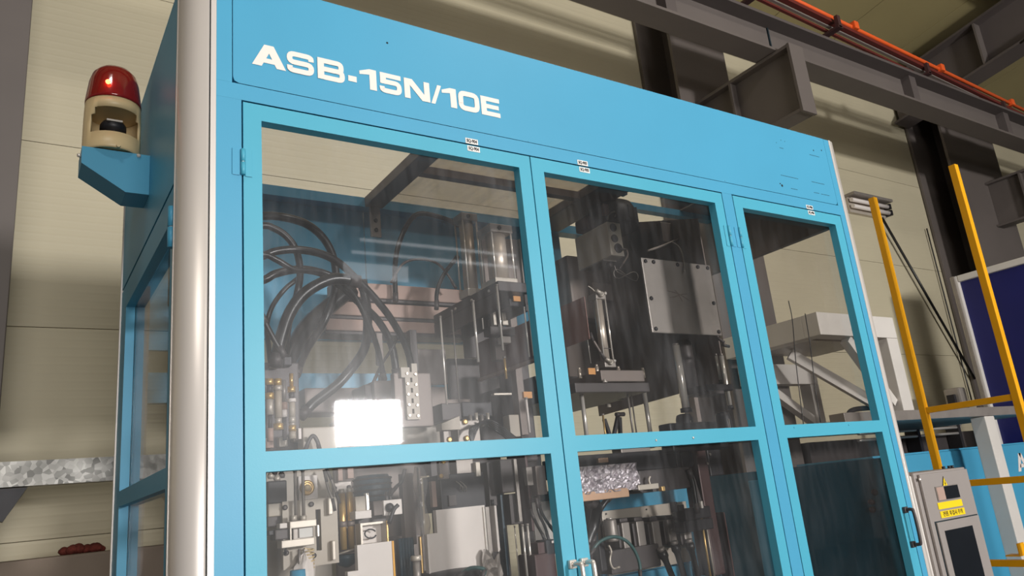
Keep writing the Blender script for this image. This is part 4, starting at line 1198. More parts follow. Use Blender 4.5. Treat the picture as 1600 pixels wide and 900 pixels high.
hose([(511, 734, .42), (521, 758, .42), (530, 785, .42)], .42, .004, 'thin grey tube leaning right of the ring plate, lower one', m='midgrey', group='thin leaning tubes', name='tube', cat='tube')
t = thing('small_clamp_frame', 'small steel clamp frame with white label at lower left', 'clamp', center(440, 813, 503, 850, .37, .04))
px_box(453, 815, 495, 822, .37, .04, bev=0.002).build('top_bar', M['plate'], t)
px_box(440, 845, 492, 851, .37, .04, bev=0.002).build('bottom_bar', M['plate'], t)
px_box(453, 823, 456, 844, .37, .02, bev=0.001).build('side_post', M['plate'], t)
px_box(496, 820, 499.5, 838, .365, .02, bev=0.001).build('side_post', M['chrome'], t)
px_box(458, 824, 490, 843, .39, .02, bev=0.002).build('slide_block', M['midgrey'], t)
px_box(467.5, 826, 489, 838, .384, .005, bev=0.0).build('white_label', M['sticker'], t)
px_box(430, 828, 452, 842, .38, .05, bev=0.003).build('actuator', M['dark'], t)
px_box(437, 818, 449, 825, .37, .03, bev=0.002).build('connector', M['white'], t)
px_box(420, 829, 429, 836, .39, .03, bev=0.002).build('actuator_end', M['blackmetal'], t)
for u in (459, 474):
    a = at(u, 813, .385)
    MB().cyl((a.x, .385, a.z - 0.001), (a.x, .385, a.z + 0.012), .009, n=6).build('nut', M['plate'], t)
t = thing('spring_guide', 'pale coil spring and pin under the small clamp frame', 'spring', center(478, 852, 490, 885, .39, .02))
a = at(484, 856, .39); b_ = at(486, 892, .39)
pts = []
for i in range(60):
    ang = i * 0.7
    pts.append((a.x + 0.012 * math.cos(ang), .395 + 0.012 * math.sin(ang), b_.z + (a.z - b_.z) * i / 59))
MB().tube(pts, .0022, n=6, sub=1).build('spring', M['cream'], t)
MB().cyl((a.x - 0.028, .39, b_.z), (a.x - 0.028, .39, a.z), .0035, n=8).build('pin', M['midgrey'], t)
rod(446, 853, 447, 866, .39, .003, 'short pin hanging at left below the small clamp frame', m='blackmetal')
t = thing('glass_reflection_lump', 'crumpled white and blue shape imitating a glass reflection low in the first door', 'reflection', center(452, 866, 490, 900, .37, .06))  # solid shape standing in for a bright reflection in the glass
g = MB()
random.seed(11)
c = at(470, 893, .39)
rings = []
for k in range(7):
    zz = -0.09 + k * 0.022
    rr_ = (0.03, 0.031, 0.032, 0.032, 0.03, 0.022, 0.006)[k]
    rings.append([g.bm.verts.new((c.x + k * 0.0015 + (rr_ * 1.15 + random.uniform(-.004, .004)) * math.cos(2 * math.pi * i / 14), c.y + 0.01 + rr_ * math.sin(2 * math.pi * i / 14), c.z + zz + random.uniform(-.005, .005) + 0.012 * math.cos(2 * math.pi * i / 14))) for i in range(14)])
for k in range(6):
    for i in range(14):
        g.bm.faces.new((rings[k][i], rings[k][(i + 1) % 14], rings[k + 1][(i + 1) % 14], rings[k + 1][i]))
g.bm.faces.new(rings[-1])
g.build('white_reflection', M['white'], t)
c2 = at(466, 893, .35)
MB().lathe((c2.x, .355, c2.z - 0.08), [(0.02, 0), (0.021, 0.05), (0.019, 0.084)], n=14).build('blue_reflection', M['blue'], t)

# bronze guide rods and cup
for (u0, v0, u1, v1, lab) in ((534, 771, 545, 858, 'left of two bronze guide posts in the lower first window'), (546, 769, 553, 858, 'right of two bronze guide posts in the lower first window')):
    a = at(u0, v0, .5); b_ = at(u1, v1, .5)
    t = thing('bronze_guide_post', lab, 'guide post', (a.x, .5, b_.z), 'bronze guide posts')
    MB().cyl((a.x, .5, b_.z), (a.x, .5, a.z), .0095, n=16).build('post', M['brass'], t)
    MB().cyl((a.x, .5, a.z), (a.x, .5, a.z + .012), .008, n=12).build('tip', M['plate'], t)
    zc = (a.z * .45 + b_.z * .55)
    MB().cyl((a.x, .5, zc - .008), (a.x, .5, zc + .008), .0115, n=12).build('collar', M['partition'], t)
t = thing('guide_post_plate', 'dull grey plate behind the bronze guide posts', 'plate', center(522, 752, 555, 866, .54, .02))
px_box(521, 753, 552, 806, .54, .02).build('upper_plate', M['midgrey'], t)
px_box(521, 812, 556, 862, .54, .02).build('lower_plate', M['partition'], t)
for u, v in ((523, 763), (545, 761), (525, 820), (526, 838)):
    a = at(u, v, .539)
    MB().lathe((a.x, .5395, a.z), [(0.006, 0), (0.006, 0.004), (0.003, 0.005)], n=10, axis=(0, -1, 0)).build('bolt', M['dark'], t)
t = thing('drip_cup', 'dark teal drip cup under the bronze guide posts', 'cup', center(527, 862, 556, 880, .48, .06))
a = at(541, 866, .5)
MB().lathe((a.x, .5, a.z - 0.035), [(0.008, 0), (0.024, 0.008), (0.033, 0.022), (0.036, 0.034), (0.033, 0.034), (0.02, 0.014)], n=24).build('bowl', M['tealblack'], t)
MB().tube([(a.x - 0.03, .48, a.z + 0.004), (a.x, .47, a.z + 0.01), (a.x + 0.03, .48, a.z + 0.012)], .003, n=6).build('handle', M['plate'], t)

t = thing('pale_mount_blocks', 'pale mounting block on a grey arm right of the bronze posts', 'mount', center(555, 776, 582, 810, .47, .05))
px_box(555, 799, 581, 809, .45, .05, bev=0.002).build('white_block', M['white'], t)
px_box(555, 776, 572, 798, .47, .04, bev=0.002).build('grey_upright', M['beige'], t)
px_box(572, 770, 578, 797, .48, .02, bev=0.002).build('steel_pin', M['chrome'], t)
px_box(528, 733, 536, 751, .47, .02, bev=0.001).build('pink_tab', M['tan'], t)
px_box(543, 732, 553, 747, .47, .02, bev=0.001).build('pink_tab', M['tan'], t)
t = thing('dark_motor_body', 'dark blue-black motor body behind the pale mount block', 'motor', center(560, 735, 610, 800, .6, .1))
a = at(585, 742, .66); b_ = at(588, 796, .66)
MB().lathe((a.x, .68, b_.z), [(0.055, 0), (0.06, 0.01), (0.06, a.z - b_.z - 0.015), (0.05, a.z - b_.z)], n=24).build('case', M['tealblack'], t)
for k in range(5):
    zz = b_.z + 0.02 + k * 0.018
    MB().lathe((a.x, .68, zz), [(0.062, 0), (0.064, 0.003), (0.062, 0.006)], n=24).build('fin', M['blackmetal'], t)
px_box(583, 783, 600, 806, .6, .06).build('gear_foot', M['partition'], t)
t = thing('ball_joint_bracket', 'white bracket plate with black ball joint and lever', 'bracket', center(599, 781, 630, 803, .44, .02))
px_box(599, 782, 629, 803, .44, .012, bev=0.002).build('plate', M['white'], t)
a = at(609, 793, .435)
MB().lathe((a.x, .4395, a.z), [(0.012, 0), (0.013, 0.006), (0.009, 0.014), (0.002, 0.016)], n=16, axis=(0, -1, 0)).build('ball', M['blackmetal'], t)
a2 = at(622, 789, .42); a3 = at(608, 818, .42)
MB().tube([tuple(a2), tuple(at(615, 797, .42)), tuple(a3)], .006, n=8).build('lever', M['blackmetal'], t)
px_box(603, 768, 607, 781, .45, .01, bev=0.001).build('spigot', M['dark'], t)
px_box(609, 766, 612, 781, .45, .01, bev=0.001).build('spigot', M['dark'], t)
hose([(610, 772, .43), (620, 760, .43), (628, 752, .43), (632, 735, .43)], .43, .005, 'black lead rising from the ball joint bracket')
t = thing('open_switch_box', 'open pale switch box with wire loop under the ball joint', 'switch box', center(563, 816, 609, 850, .44, .05))
x0, x1, z0, z1 = rect(563, 818, 607, 849, .44)
MB().box(x0, x1, .475, .48, z0, z1).build('back', M['white'], t)
for bx in ((x0, x1, z1 - 0.006, z1), (x0, x1, z0, z0 + 0.006), (x0, x0 + 0.006, z0 + 0.0061, z1 - 0.0061), (x1 - 0.006, x1, z0 + 0.0061, z1 - 0.0061)):
    MB().box(bx[0], bx[1], .44, .4745, bx[2], bx[3]).build('side', M['plate'], t)
pts = [at(573 + 9 * math.cos(k) * 1.0 + 6, 834 - 7 * math.sin(k), .455) for k in [j * .6 for j in range(1, 11)]]
MB().tube(pts, .0022, n=6).build('wire_loop', M['blackmetal'], t)
px_box(604, 813, 608, 848, .432, .006, bev=0.001).build('brass_strip', M['brass'], t)
t = thing('white_cover_panel', 'white cover panel with yellow right edge at the bottom of first door', 'panel', center(545, 848, 620, 905, .4, .02))
x0, x1, z0, z1 = rect(558, 852, 615, 905, .4)
MB().box(x0 - 0.03, x1, .4, .42, z0 - 0.1, z1 - 0.065).box(x0, x1, .4, .42, z1 - 0.065, z1).build('sheet', M['white'], t)
MB().box(x1 + 0.0005, x1 + 0.006, .398, .42, z0 - 0.1, z1).build('yellow_edge', M['yellow'], t)
t = thing('teal_bellows', 'dark teal ribbed bellows beside the white cover panel', 'bellows', center(624, 842, 655, 900, .55, .06))
x0, x1, z0, z1 = rect(624, 842, 652, 900, .55)
for k in range(5):
    x = x0 + 0.006 + k * (x1 - x0 - 0.012) / 4
    MB().cyl((x, .56, z0 - 0.05), (x, .56, z1), (x1 - x0) / 9.5, n=10).build('rib', M['tealblack'], t)
MB().box(x0, x1, .563, .58, z0 - 0.05, z1).build('backing', M['blackmetal'], t)
t = thing('capped_pin', 'short steel pin with flat round cap before the bellows', 'pin', center(644, 866, 657, 905, .45, .02))
a = at(650, 868, .46)
MB().lathe((a.x, .46, a.z - 0.1), [(0.011, 0), (0.011, 0.085)], n=16).build('shank', M['midgrey'], t)
MB().lathe((a.x, .46, a.z - 0.0148), [(0.014, 0), (0.016, 0.003), (0.016, 0.012), (0.014, 0.015)], n=18).build('cap', M['plate'], t)
t = thing('bronze_bar', 'upright bronze coloured bar left of the large white cover', 'bar', center(656, 838, 664, 900, .5, .02))
px_box(656, 838, 664, 905, .5, .016, bev=0.003).build('bar', M['brass'], t)
px_box(654, 730, 660, 838, .52, .012, bev=0.002).build('upper_bar', M['midgrey'], t)
t = thing('translucent_sleeve', 'creased clear plastic sleeve hanging left of the black mould head', 'plastic sleeve', center(645, 725, 672, 835, .5, .03))
a = at(655, 728, .49); b_ = at(665, 835, .49)
g = MB()
prof = []
random.seed(5)
H = a.z - b_.z
for k in range(9):
    prof.append((0.018 + 0.006 * math.sin(k * 1.3), H * k / 8))
g.lathe((at(655, 735, .49).x, .49, b_.z), prof, n=14, cap=False)
g.build('sleeve', M['film'], t)
px_box(674, 752, 684, 792, .5, .02, bev=0.002).build('pale_strip', M['tan'], t)

# large stepped white cover with black mould head above
t = thing('large_white_cover', 'large stepped white sheet cover with dented face in first door', 'cover', center(668, 795, 780, 900, .46, .02))
x0 = at(681, 798, .46).x; x1 = at(757, 790, .46).x; zt1 = at(720, 793, .46).z
xs = at(667, 835, .46).x; zs_ = at(675, 834, .46).z; zl = at(672, 900, .46).z - 0.1
MB().prism([(x0, .46, zt1), (x1, .46, zt1), (x1, .46, zl), (xs, .46, zl), (xs, .46, zs_), (x0, .46, zs_)], (0, .02, 0)).build('face', M['white'], t)
px_box(758, 792, 771, 870, .47, .03, bev=0.001).build('grey_channel', M['midgrey'], t)
px_box(772, 790, 782, 862, .46, .03, bev=0.001).build('side_strip', M['white'], t)
px_box(757, 792, 761, 868, .455, .008, bev=0.001).build('lip', M['chrome'], t)
t = thing('black_mould_head', 'black mould head block with small studs above the white cover', 'mould head', center(686, 735, 760, 795, .47, .12))
px_box(687, 742, 760, 793, .47, .12, bev=0.003).build('block', M['blackmetal'], t)
px_box(686, 718, 702, 748, .455, .02, bev=0.002).build('mount_lug', M['partition'], t)
px_box(712, 712, 741, 741, .48, .05, bev=0.002).build('pale_clamp', M['midgrey'], t)
px_box(743, 722, 752, 744, .46, .02, bev=0.002).build('terminal', M['plate'], t)
for k, (u, v) in enumerate(((705, 798), (711, 800), (726, 800), (746, 796), (776, 790))):
    a = at(u, v, .475)
    MB().cyl((a.x, .5, a.z), (a.x, .5, a.z + 0.02), .006, n=8).build('stud', M['blackmetal'], t)
for u, v in ((692.5, 722), (689, 744)):
    a = at(u, v, .454)
    MB().lathe((a.x, .4545, a.z), [(0.007, 0), (0.007, 0.004), (0.004, 0.006)], n=12, axis=(0, -1, 0)).build('bolt', M['brass'], t)
px_box(701, 774, 714, 790, .462, .008, bev=0.001).build('bracket', M['dark'], t)
for k in range(4):
    a = at(712 + k * 3, 752 + (k % 2) * 3, .465)
    MB().tube([(a.x, .464, a.z), (a.x + 0.008, .452, a.z - 0.012), (a.x + 0.012, .462, a.z - 0.026)], .0015, n=5).build('wire', M['midgrey'], t)
hose([(716, 901, .38), (735, 888, .38), (757, 890, .38), (752, 905, .38)], .38, .006, 'dark green hose arcing over the black dome at the bottom of first door', m='teal_hose')
t = thing('black_dome_cover', 'black domed cover rising at the bottom of the first door', 'cover', center(665, 886, 760, 905, .42, .1))
a = at(706, 888, .46)
MB().lathe((a.x, .5, a.z - 0.1), [(0.11, 0), (0.11, 0.07), (0.10, 0.088), (0.08, 0.096), (0.02, 0.1)], n=30).build('dome', M['blackmetal'], t)
MB().lathe((a.x, .5, a.z - 0.115), [(0.118, 0), (0.118, 0.014)], n=30).build('rim', M['dark'], t)
t = thing('crumpled_film', 'crumpled grey plastic film over the lower right of the white cover', 'plastic film', center(752, 862, 790, 905, .44, .02))
g = MB()
random.seed(9)
x0, x1, z0, z1 = rect(752, 868, 786, 905, .44)
nx, nz = 7, 8
vs = [[g.bm.verts.new((x0 + (x1 - x0) * i / nx, .44 + random.uniform(-.008, .008), z0 - 0.03 + (z1 - z0 + 0.03 + 0.02 * math.sin(i)) * j / nz)) for i in range(nx + 1)] for j in range(nz + 1)]
for j in range(nz):
    for i in range(nx):
        g.bm.faces.new((vs[j][i], vs[j][i + 1], vs[j + 1][i + 1], vs[j + 1][i]))
g.build('sheet', M['midgrey'], t)

t = thing('dark_press_column', 'dark grey greasy press column at right of the lower first window', 'press column', center(781, 712, 822, 825, .5, .1))
px_box(781, 718, 812, 768, .5, .1, bev=0.004).build('upper_block', M['dark'], t)
px_box(795, 772, 818, 818, .51, .09, bev=0.004).build('lower_block', M['dark'], t)
px_box(807, 717, 812, 815, .49, .01, bev=0.001).build('grease_edge', M['midgrey'], t)
px_box(785, 770, 793, 900, .54, .05, bev=0.002).build('blue_grey_bar', M['tealblack'], t)
px_box(822, 730, 834, 758, .5, .02, bev=0.002).build('gib', M['midgrey'], t)
px_box(836, 728, 856, 772, .52, .05, bev=0.003).build('cast_block', M['partition'], t)
px_box(760, 722, 778, 790, .55, .06, bev=0.003).build('rear_block', M['dark'], t)
px_box(820, 712, 836, 830, .56, .06, bev=0.003).build('red_oxide_bar', M['purple'], t)
rod(816, 822, 827, 905, .47, .004, 'left chrome rod of the close pair beside the maroon motor')
rod(824, 821, 836, 905, .47, .004, 'right chrome rod of the close pair beside the maroon motor')
rod(804, 824, 812, 905, .5, .002, 'hair-thin bright rod left of the close chrome pair')
t = thing('maroon_motor', 'maroon motor casing with black terminal block at right edge of first door', 'motor', center(838, 842, 870, 905, .44, .1))
px_box(835, 867, 872, 905, .44, .1, bev=0.006).build('casing', M['purple'], t)
px_box(840, 848, 854, 866, .45, .06, bev=0.003).build('terminal_block', M['purple'], t)
px_box(853, 844, 868, 866, .44, .06, bev=0.003).build('connector', M['blackmetal'], t)
px_box(862, 845, 868, 848, .435, .02, bev=0.001).build('white_clip', M['white'], t)
t = thing('pale_duct_cover', 'pale cover sheet behind the black hoses at right edge of first door', 'cover', center(832, 780, 868, 870, .7, .01))
px_box(831, 782, 872, 868, .7, .012, bev=0.001).build('sheet', M['lightgrey'], t)
px_box(831, 770, 872, 781, .68, .03, bev=0.002).build('top_rail', M['dark'], t)
hose([(829, 798, .5), (838, 818, .48), (848, 836, .46), (853, 848, .46)], .5, .005, 'leftmost of three black hoses curving over the pale cover')
hose([(838, 780, .5), (842, 802, .5), (852, 825, .48), (858, 846, .46)], .5, .005, 'middle of three black hoses curving over the pale cover')
hose([(841, 776, .52), (846, 800, .5), (858, 820, .48), (867, 832, .46)], .5, .005, 'rightmost of three black hoses curving over the pale cover')

t = thing('backing_plates', 'dull grey frame plates closing the back of the lower first door', 'machine frame', (0.75, .86, 1.0))
px_box(416, 736, 520, 905, .86, .02, bev=.002).build('rear_plate', M['beige'], t)
px_box(522, 722, 668, 905, .88, .02, bev=.002).build('rear_plate', M['partition'], t)
px_box(672, 712, 800, 905, .86, .02, bev=.002).build('rear_plate', M['dark'], t)
px_box(803, 706, 866, 905, .9, .02, bev=.002).build('rear_plate', M['dark'], t)
px_box(590, 800, 645, 835, .7, .03, bev=.002).build('cross_bar', M['partition'], t)
px_box(628, 740, 652, 850, .6, .03, bev=.002).build('upright', M['partition'], t)
px_box(560, 808, 604, 816, .5, .03, bev=.002).build('shelf', M['dark'], t)
t = thing('backing_plates', 'dark frame plate behind the valve group in the first window', 'machine frame', (1.0, .95, 1.75))
px_box(700, 560, 838, 708, .97, .02, bev=.002).build('rear_plate', M['dark'], t)
px_box(640, 545, 700, 600, .92, .02, bev=.002).build('rear_plate', M['partition'], t)
px_box(588, 520, 600, 570, .8, .02, bev=.002).build('upright', M['partition'], t)
px_box(640, 515, 655, 580, .75, .03, bev=.002).build('upright', M['dark'], t)

# ---- second door, upper half
t = thing('servo_motor', 'black servo motor hanging under the roof in the second window', 'motor', tuple(at(968, 345, .6)))
a = at(969, 303, .6); b_ = at(972, 346, .6)
H = a.z - b_.z
rr0 = (at(998, 330, .6).x - at(938, 325, .6).x) / 2
MB().lathe((at(969, 325, .6).x, .66, b_.z - 0.02), [(rr0 * .98, 0), (rr0, 0.01), (rr0, H * .55), (rr0 * .82, H * .86), (rr0 * .5, H * 1.0), (rr0 * .1, H * 1.1)], n=28).build('case', M['blackmetal'], t)
for i in range(12):
    an = 2 * math.pi * i / 12
    c = Vector((at(969, 325, .6).x + rr0 * 1.0 * math.cos(an), .66 + rr0 * 1.0 * math.sin(an), b_.z))
    MB().box(c.x - 0.004, c.x + 0.004, c.y - 0.004, c.y + 0.004, c.z, c.z + H * .45).build('fin', M['blackmetal'], t)
px_box(943, 318, 953, 336, .585, .02, bev=0.002).build('name_plate', M['redbrown'], t)
px_box(976, 297, 981, 304, .62, .03, bev=0.002).build('eye_lug', M['blackmetal'], t)
px_box(915, 337, 945, 360, .66, .08, bev=0.008).build('gear_neck', M['purple'], t)
for u in (949, 960):
    P = [at(u, 344, .58), at(u + 2, 336, .57), at(u + 10, 331, .57), at(u + 18, 332, .58)]
    MB().tube(P, .004, n=6).build('lead', M['midgrey'], t)

x0, x1, z0, z1 = rect(948, 346, 976, 401, .45)
t = thing('push_button_box', 'grey control box with three round black openings on its pale face', 'control box', ((x0 + x1) / 2, .55, z0))
MB().box(x0, x1, .455, .66, z0, z1, bev=0.003).build('body', M['beige'], t)
MB().box(x0, x1, .45, .4545, z0 + 0.001, z1 - 0.001, bev=0.001).build('face_plate', M['plate'], t)
for i, (u, v) in enumerate(((958, 355.5), (960, 372.5), (966, 388))):
    c = at(u, v, .449)
    r = .0165 if i < 2 else .02
    MB().lathe((c.x, .4499, c.z), [(r, 0), (r, 0.004), (r * .85, 0.006), (r * .3, 0.0062)], n=22, axis=(0, -1, 0)).build('knockout', M['blackmetal'], t)
c = at(957, 408, .5)
MB().lathe((c.x, .52, z0 - 0.03), [(0.006, 0), (0.014, 0.006), (0.014, 0.02), (0.01, 0.0295)], n=16).build('cable_gland', M['dark'], t)
MB().box(x0 + 0.0, x1, .50, .64, z0 - 0.006, z0 - 0.0005).build('base_flange', M['midgrey'], t)
hose([(970, 389, .44), (978, 390, .435), (981, 398, .435), (976, 408, .44), (968, 420, .44)], .44, .0035, 'short grey cord from the third opening of the control box', m='partition', cat='cord', name='cord')
pts = []
for k in range(26):
    an = k / 25 * 2 * math.pi
    pts.append((978 + 19 * math.sin(an), 430 + 7 * math.sin(2 * an) + 3 * math.sin(an), .44))
tie = [(960, 415, .44), (964, 424, .44), (975, 430, .44)]
hose(tie + pts[2:], .44, .002, 'pale cord tied in a bow below the control box', m='midgrey', cat='cord', name='cord', fit=False)

t = thing('drive_housing', 'dull brown-grey drive housing filling the back of the second window', 'housing', (1.74, .9, 2.2))
px_box(885, 398, 962, 500, .88, .12, bev=0.01).build('housing', M['partition'], t)
px_box(880, 500, 952, 632, .95, .03).build('lower_plate', M['partition'], t)
px_box(925, 440, 962, 470, .84, .03, bev=0.008).build('cross_rib', M['partition'], t)
t = thing('pipe_run_bracket', 'small copper coloured pipe bracket beside a chrome rod near the partition', 'bracket', tuple(at(1068, 382, .4)))
px_box(1032, 346, 1072, 382, .42, .03, bev=0.004).build('plate', M['partition'], t)
for u, v in ((1068, 360), (1064, 374), (1070, 378)):
    a = at(u, v, .41)
    MB().lathe((a.x, .42, a.z), [(0.007, 0), (0.006, 0.008), (0.003, 0.01)], n=10, axis=(0, -1, 0)).build('union', M['copper'], t)
a1, a2 = at(1012, 392, .40), at(1062, 373, .40)
MB().tube([tuple(a1), tuple(at(1035, 384, .40)), tuple(a2)], .005, n=8).build('pipe', M['midgrey'], t)
rod(1084, 366, 1092, 410, .34, .006, 'chrome rod rising above the bolted grey plate')
hose([(1050, 378, .3), (1060, 385, .28), (1067, 400, .25), (1070, 425, .22)], .26, .0025, 'thin grey lead falling over the bolted grey plate', m='midgrey', cat='cable', name='lead', fit=False)

# bolted grey plate
PY = .24
q = [at(u, v, PY) for u, v in ((1002, 402), (1108, 414), (1130, 525), (1019, 519))]
x0 = (q[0].x + q[3].x) / 2; x1 = min((q[1].x + q[2].x) / 2, 1.89); z1 = (q[0].z + q[1].z) / 2; z0 = (q[2].z + q[3].z) / 2
t = thing('bolted_grey_plate', 'square light grey plate with black bolts along its edges in second window', 'plate', ((x0 + x1) / 2, PY, z0))
MB().box(x0, x1, PY, PY + .01, z0, z1, bev=0.004).build('plate', M['midgrey'], t)
for fx, fz in ((.05, .95), (.16, .95), (.5, .95), (.8, .95), (.95, .95), (.05, .45), (.95, .45), (.05, .05), (.95, .05)):
    MB().lathe((x0 + (x1 - x0) * fx, PY - .0002, z0 + (z1 - z0) * fz), [(0.0075, 0), (0.0075, 0.004), (0.004, 0.006)], n=12, axis=(0, -1, 0)).build('bolt', M['blackmetal'], t)
for k, (dx, dz) in enumerate(((.02, .01), (-.01, .02), (.035, -.015), (-.03, -.01))):
    c = at(1060, 462, PY)
    MB().tube([(c.x - dx * 1.5, PY - .0004, c.z - dz), (c.x, PY - .0008, c.z + .008 * math.sin(k)), (c.x + dx * 1.5, PY - .0004, c.z + dz)], .0012, n=5).build('chalk_mark', M['partition'], t)

# middle air cylinder with its elbow fittings
a = at(930, 468, .42); b_ = at(946, 576, .42)
r = .017
xc = at(940, 520, .42).x
t = thing('air_cylinder', 'air cylinder with elbow fittings standing in the middle of the second window', 'cylinder', (xc, .42, b_.z), 'air cylinders')
MB().cyl((xc, .42, b_.z + .028), (xc, .42, a.z - .004), r, n=22).build('barrel', M['brushed'], t)
MB().box(xc - .024, xc + .024, .396, .444, a.z - .004, a.z + .02, bev=.003).build('end_cap', M['midgrey'], t)
MB().box(xc - .026, xc + .026, .394, .446, b_.z, b_.z + .028, bev=.003).build('end_cap', M['midgrey'], t)
for s1 in (-1, 1):
    MB().cyl((xc + s1 * .021, .40, b_.z + .028), (xc + s1 * .021, .40, a.z - .004), .003, n=8).build('tie_rod', M['chrome'], t)
for z in (a.z + .012, b_.z + .018):
    MB().lathe((xc - .004, .394, z), [(.009, 0), (.011, .006), (.008, .012)], n=12, axis=(0, -1, 0)).build('elbow_body', M['plate'], t)
    MB().cyl((xc - .004, .384, z), (xc - .03, .384, z + .012), .007, n=10).build('elbow_arm', M['plate'], t)
    MB().lathe((xc + .014, .394, z + .004), [(.006, 0), (.006, .01), (.004, .012)], n=10, axis=(0, -1, 0)).build('set_knob', M['chrome'], t)
MB().box(xc - .018, xc + .016, .4005, .4025, b_.z + .07, b_.z + .072).build('band', M['dark'], t)
hose([(944, 560, .38), (935, 545, .375), (926, 530, .375), (923, 521, .375)], .38, .0045, 'short grey hose leaning off the foot of the middle air cylinder', m='partition')
hose([(929, 455, .38), (925, 451, .38), (919, 447, .38)], .38, .002, 'tiny pale tube at the top fitting of the middle air cylinder', m='plate', fit=False)
rod(912, 476, 916, 503, .5, .002, 'upper fine wire rod left of the middle air cylinder')
rod(916, 514, 924, 568, .5, .002, 'lower fine wire rod left of the middle air cylinder')

t = thing('cylinder_platform', 'grey platform plate with corner bolts carrying the middle air cylinder', 'platform', center(898, 580, 1012, 600, .36, .2))
px_box(938, 578, 1008, 596, .37, .2, bev=.003).build('pad', M['partition'], t)
px_box(898, 598, 1016, 612, .36, .25, bev=.003).build('lower_plate', M['dark'], t)
px_box(919, 575, 931, 585, .36, .004, bev=0).build('paper_tag', M['orange_tag'], t)
for u, v in ((905, 578), (1004.5, 578), (966, 576), (932, 573)):
    a = at(u, v, .40)
    MB().cyl((a.x, .40, a.z - .03), (a.x, .40, a.z), .007, n=10).cyl((a.x, .40, a.z), (a.x, .40, a.z + .008), .005, n=10).build('corner_bolt', M['brushed'], t)
a = at(945, 596, .36)
MB().lathe((a.x, .36, a.z - .004), [(.011, 0), (.004, .006), (.004, .012)], n=12, axis=(0, 0, 1)).build('knob', M['chrome'], t)
t = thing('tilted_dark_tray', 'dark steel tray underside behind the tie rods in second window', 'tray', (1.5, .7, 1.93))
MB().prism([(1.25, .56, 1.93), (1.62, .56, 1.93), (1.62, .60, 2.03), (1.25, .60, 2.03)], (0, .4, 0)).build('tray', M['dark'], t)
MB().box(1.25, 1.62, .55, .5595, 1.93, 1.95).build('lip', M['blackmetal'], t)
px_box(949, 631, 955, 636, .53, .008, bev=.001).build('clip', M['plate'], t)

rod(908, 611, 920, 700, .42, .0075, 'thick chrome tie rod at the left of the second window')
rod(1006, 608, 1021, 700, .42, .0085, 'thick chrome tie rod under the right of the platform plate')
rod(980, 612, 992, 700, .44, .004, 'slim steel rod between the two thick tie rods', m='midgrey')
rod(986, 616, 998, 700, .46, .003, 'slimmest rod just right of the slim steel rod', m='midgrey')
rod(942, 649, 946, 700, .44, .0035, 'brass coloured rod below the dark tray', m='brass')
rod(1008, 634, 1014, 700, .44, .003, 'thin rod just left of the right thick tie rod')
# scissor links
t = thing('scissor_link', 'dark scissor link pair forming an inverted V below the tray', 'linkage', tuple(at(965, 690, .5)))
for (u0, v0, u1, v1) in ((966, 648, 956, 695), (968, 652, 970, 695), (944, 655, 956, 690)):
    p, q_ = at(u0, v0, .5), at(u1, v1, .5)
    beam_between(p, q_, .012, 'link', M['blackmetal'], t)
a = at(966, 648, .5)
MB().cyl((a.x - .02, .49, a.z), (a.x + .02, .49, a.z), .008, n=10).build('pivot', M['dark'], t)

# tie bars and clamp
def tie_bar(u0, v0, u1, v1, y, r, label):
    a = at(u0, v0, y); b_ = at(u1, v1, y)
    t = thing('tie_bar', label, 'tie bar', (a.x, y, b_.z), 'heavy tie bars')
    MB().cyl((a.x, y, b_.z), (a.x, y, a.z), r, n=24).build('bar', M['chrome'], t)
    MB().cyl((a.x, y, a.z), (a.x, y, a.z + .008), r * .8, n=24).build('end_face', M['midgrey'], t)
    MB().lathe((a.x, y, b_.z), [(r * 1.5, 0), (r * 1.5, .015)], n=24).build('bushing', M['blackmetal'], t)


tie_bar(1056, 540, 1073, 644, .32, .014, 'heavy chrome tie bar in the middle of the second window')
tie_bar(1127, 556, 1138, 640, .24, .008, 'short chrome tie bar near the right frame of second window')
tie_bar(1119, 556, 1130, 600, .26, .005, 'dull narrow tie bar beside the short chrome one')
t = thing('bar_retainer_plate', 'black retainer plate clamped around the short chrome tie bar', 'plate', center(1103, 598, 1146, 612, .22, .06))
px_box(1103, 600, 1146, 610, .22, .1, bev=.003).build('plate', M['blackmetal'], t)
px_box(1108, 610, 1132, 615, .22, .08, bev=.002).build('lower_lip', M['dark'], t)
t = thing('dark_drum_sleeve', 'dark vertical sleeve behind the heavy chrome tie bar', 'sleeve', tuple(at(1078, 612, .40)))
a = at(1074, 530, .37); b_ = at(1082, 612, .37)
MB().lathe((a.x, .47 - .07, b_.z), [(.035, 0), (.035, a.z - b_.z - .01), (.03, a.z - b_.z)], n=26).build('sleeve', M['dark'], t)
MB().lathe((a.x, .40, b_.z - .012), [(.042, 0), (.042, .0115)], n=26).build('flange', M['blackmetal'], t)
t = thing('clamp_casting', 'black clamp head with two rounded bosses at the foot of the second window', 'clamp', center(1045, 645, 1146, 690, .26, .1))
for u, v, rr_ in ((1068, 646, .032), (1128, 643, .028)):
    y = .36 if u < 1100 else .25
    a = at(u, v, y)
    MB().lathe((a.x, y, a.z - .11), [(rr_ * 1.05, 0), (rr_ * 1.05, .06), (rr_, .09), (rr_ * .85, .104), (rr_ * .5, .108)], n=26).build('boss', M['blackmetal'], t)
    MB().box(a.x - rr_ * .25, a.x - rr_ * .1, y - rr_ * 1.08, y - rr_ * 1.04, a.z - .1, a.z - .03).build('oil_streak', M['midgrey'], t)
px_box(1046, 661, 1140, 700, .30, .06, bev=.006).build('bridge', M['blackmetal'], t)
hose([(1121, 528, .22), (1128, 533, .21), (1133, 540, .21), (1138, 541, .21)], .22, .005, 'twisted grey lead end under the bolted plate corner', m='partition')

